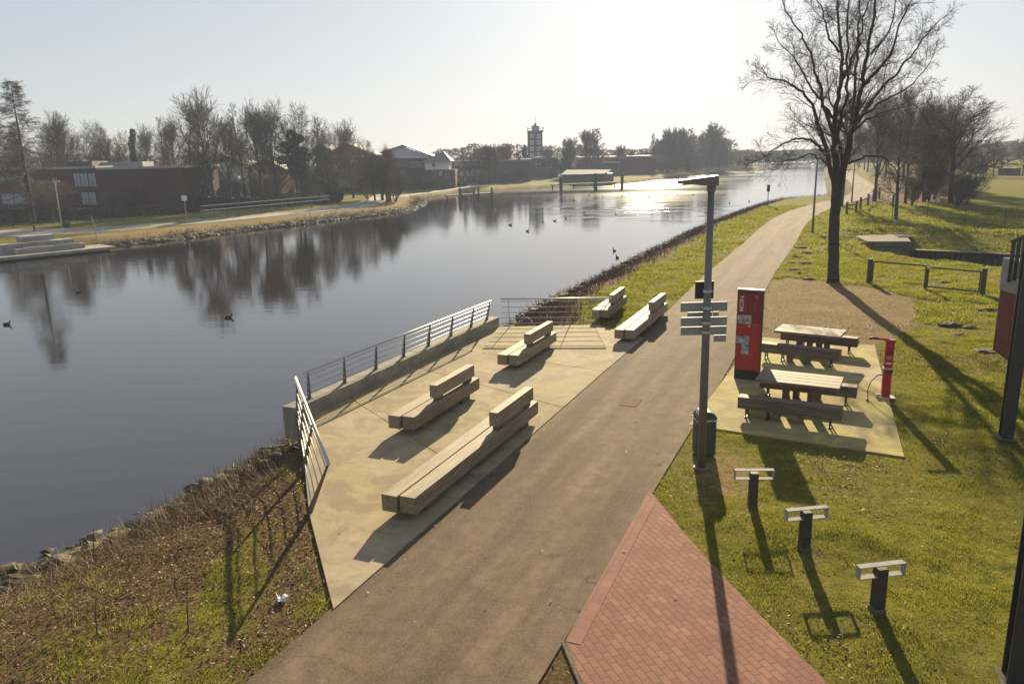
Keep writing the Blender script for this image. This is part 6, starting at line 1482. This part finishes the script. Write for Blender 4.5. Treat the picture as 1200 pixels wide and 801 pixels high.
x, y, z = scatter(260, -3, 9, 9, 26, lambda x, y: ((paved(x, y) < -0.1)*in_view(x, y)*1.0)); v, q_ = leaves_np(rng, np.stack([x, y, np.full(len(x), 0.036)], -1), 0.022, 1.5, 0.6)
kind(np_mesh('stray_leaves', v, q_, 'litter'), 'stuff')
# gravel chips / litter on the worn ground behind the picnic pad
def gd(x, y): return (cover_at(x, y)[:, 1] > 0.5)*(paved(x, y) > 0.05)*1.0
x, y, z = scatter(50000, 6, 19, 22, 38, gd); v, q_ = leaves_np(rng, np.stack([x, y, z+rng.uniform(0.005, 0.02, len(x))], -1), 0.014, 0.9, 0.6); kind(np_mesh('gravel_chips', v, q_, 'litter'), 'stuff')
# dry reeds and stalks
def stalks(name, x, y, z, h, r0, lean, seed, mat='reed', bend=3):
    r = np.random.default_rng(seed); segs = []
    for i in range(len(x)):
        az = r.uniform(0, 6.28); l = lean*r.uniform(.2, 1.4); p = (x[i], y[i], z[i]-0.03); d = norm3(math.cos(az)*l, math.sin(az)*l, 1)
        for k in range(bend):
            d = norm3(d[0]*1.12+r.normal()*0.10, d[1]*1.12+r.normal()*0.10, d[2]); q_ = tuple(p[m]+d[m]*h[i]/bend for m in range(3)); segs.append((p, q_, r0*(1-k/(bend+1)), r0*(1-(k+1)/(bend+1)), 0)); p = q_
    return kind(segs_mesh(segs, name, mat, None, 3, 3, 9), 'stuff')
def reed_density(x, y): d = sd(x, y, CANAL); return (d > 0.25)*(1-sstep(1.0, 3.2, d))*sstep(0.36, 0.58, fbm(x*0.6+3, y*0.6, 3))*in_view(x, y)*(paved(x, y) > 0.2)
x, y, z = scatter(26000, -12, -3, 8, 21, reed_density); stalks('dry_reeds', x, y, z, rng.uniform(0.15, 0.6, len(x)), 0.0065, 0.35, 1)
def brush_density(x, y): d = sd(x, y, CANAL); return (d > 0.15)*(1-sstep(2.2, 4.6, d))*(0.35+0.65*sstep(0.35, 0.55, fbm(x*0.5, y*0.5, 3)))*(paved(x, y) > 0.4)
x, y, z = scatter(220000, -1, 46, 27, 112, brush_density); stalks('bank_brush', x, y, z, rng.uniform(0.15, 0.6, len(x)), 0.014, 0.8, 2, 'brush', 2)
def fb_density(x, y): d = sd(x, y, CANAL); return (d > 0.2)*(1-sstep(0.8, 3.0, d))*(seg_dist(x, y, FAR_SHORE) < 4)*(sd(x, y, QUAY) > 0.5)*(0.2+0.8*sstep(0.4, 0.55, fbm(x*0.25, y*0.25, 3)))
x, y, z = scatter(60000, -40, -10, 62, 150, fb_density); stalks('bank_brush', x, y, z, rng.uniform(0.2, 0.6, len(x)), 0.03, 0.7, 3, 'reed', 2)
def stem_density(x, y): d = sd(x, y, CANAL); return (d > 0.5)*(1-sstep(3.0, 5.2, d))*(0.15+0.85*sstep(0.40, 0.56, fbm(x*0.7+21, y*0.7, 3)))*in_view(x, y)*(paved(x, y) > 0.3)
x, y, z = scatter(15000, -12, -3, 7.5, 19, stem_density); stalks('dead_stems', x, y, z, rng.uniform(0.18, 0.6, len(x)), 0.006, 1.8, 9)
# a few bare sticks standing and lying on the near bank
for lab, u, v, h in (('single thin dark stick standing on the near bank among leaves', 221, 742, 0.75), ('thin dark stick standing left on the near bank among dry reeds', 114, 746, 0.62), ('thin stick leaning over the water rocks', 108, 640, 0.55)):
    p = at(u, v, -0.4); z = float(ground_z(p[0], p[1])[0]); p = at(u, v, z); z = float(ground_z(p[0], p[1])[0]); mb = MB(); mb.tube([(p[0], p[1], z-0.05), (p[0]+0.03, p[1], z+h*0.5), (p[0]+0.07, p[1]+0.02, z+h)], [0.012, 0.010, 0.006], 5); tag(mb.build('stick', M['post_wood']), lab, 'stick')
p = at(332, 711, -0.1); z = float(ground_z(p[0], p[1])[0]); mb = MB(); r_ = random.Random(9)
g = bmesh.ops.create_grid(mb.bm, x_segments=6, y_segments=6, size=0.06)['verts']
for v in g: v.co += Vector((r_.uniform(-.02, .02), r_.uniform(-.02, .02), 0.03+r_.uniform(-.03, .05)))
bmesh.ops.translate(mb.bm, vec=(p[0], p[1], z+0.02), verts=g); bmesh.ops.solidify(mb.bm, geom=mb.bm.faces[:], thickness=0.004); tag(mb.build('crumpled_paper', M['white_paint']), 'crumpled white paper lying in the grass near the path corner', 'litter')

# ------------------------------------------------------------------ the air
mb = MB(); mb.box((0, 320, 14.0), (1500, 760, 40.0)); hz_ = kind(mb.build('haze', M['black']), 'stuff')
hm = bpy.data.materials.new('air'); hm.use_nodes = True; hn = hm.node_tree; hn.nodes.clear(); ho_ = hn.nodes.new('ShaderNodeOutputMaterial'); pv_ = hn.nodes.new('ShaderNodeVolumePrincipled')
pv_.inputs['Color'].default_value = (0.50, 0.60, 0.82, 1); pv_.inputs['Density'].default_value = 0.0007; pv_.inputs['Anisotropy'].default_value = 0.1; hn.links.new(pv_.outputs[0], ho_.inputs['Volume'])
hz_.data.materials.clear(); hz_.data.materials.append(hm)
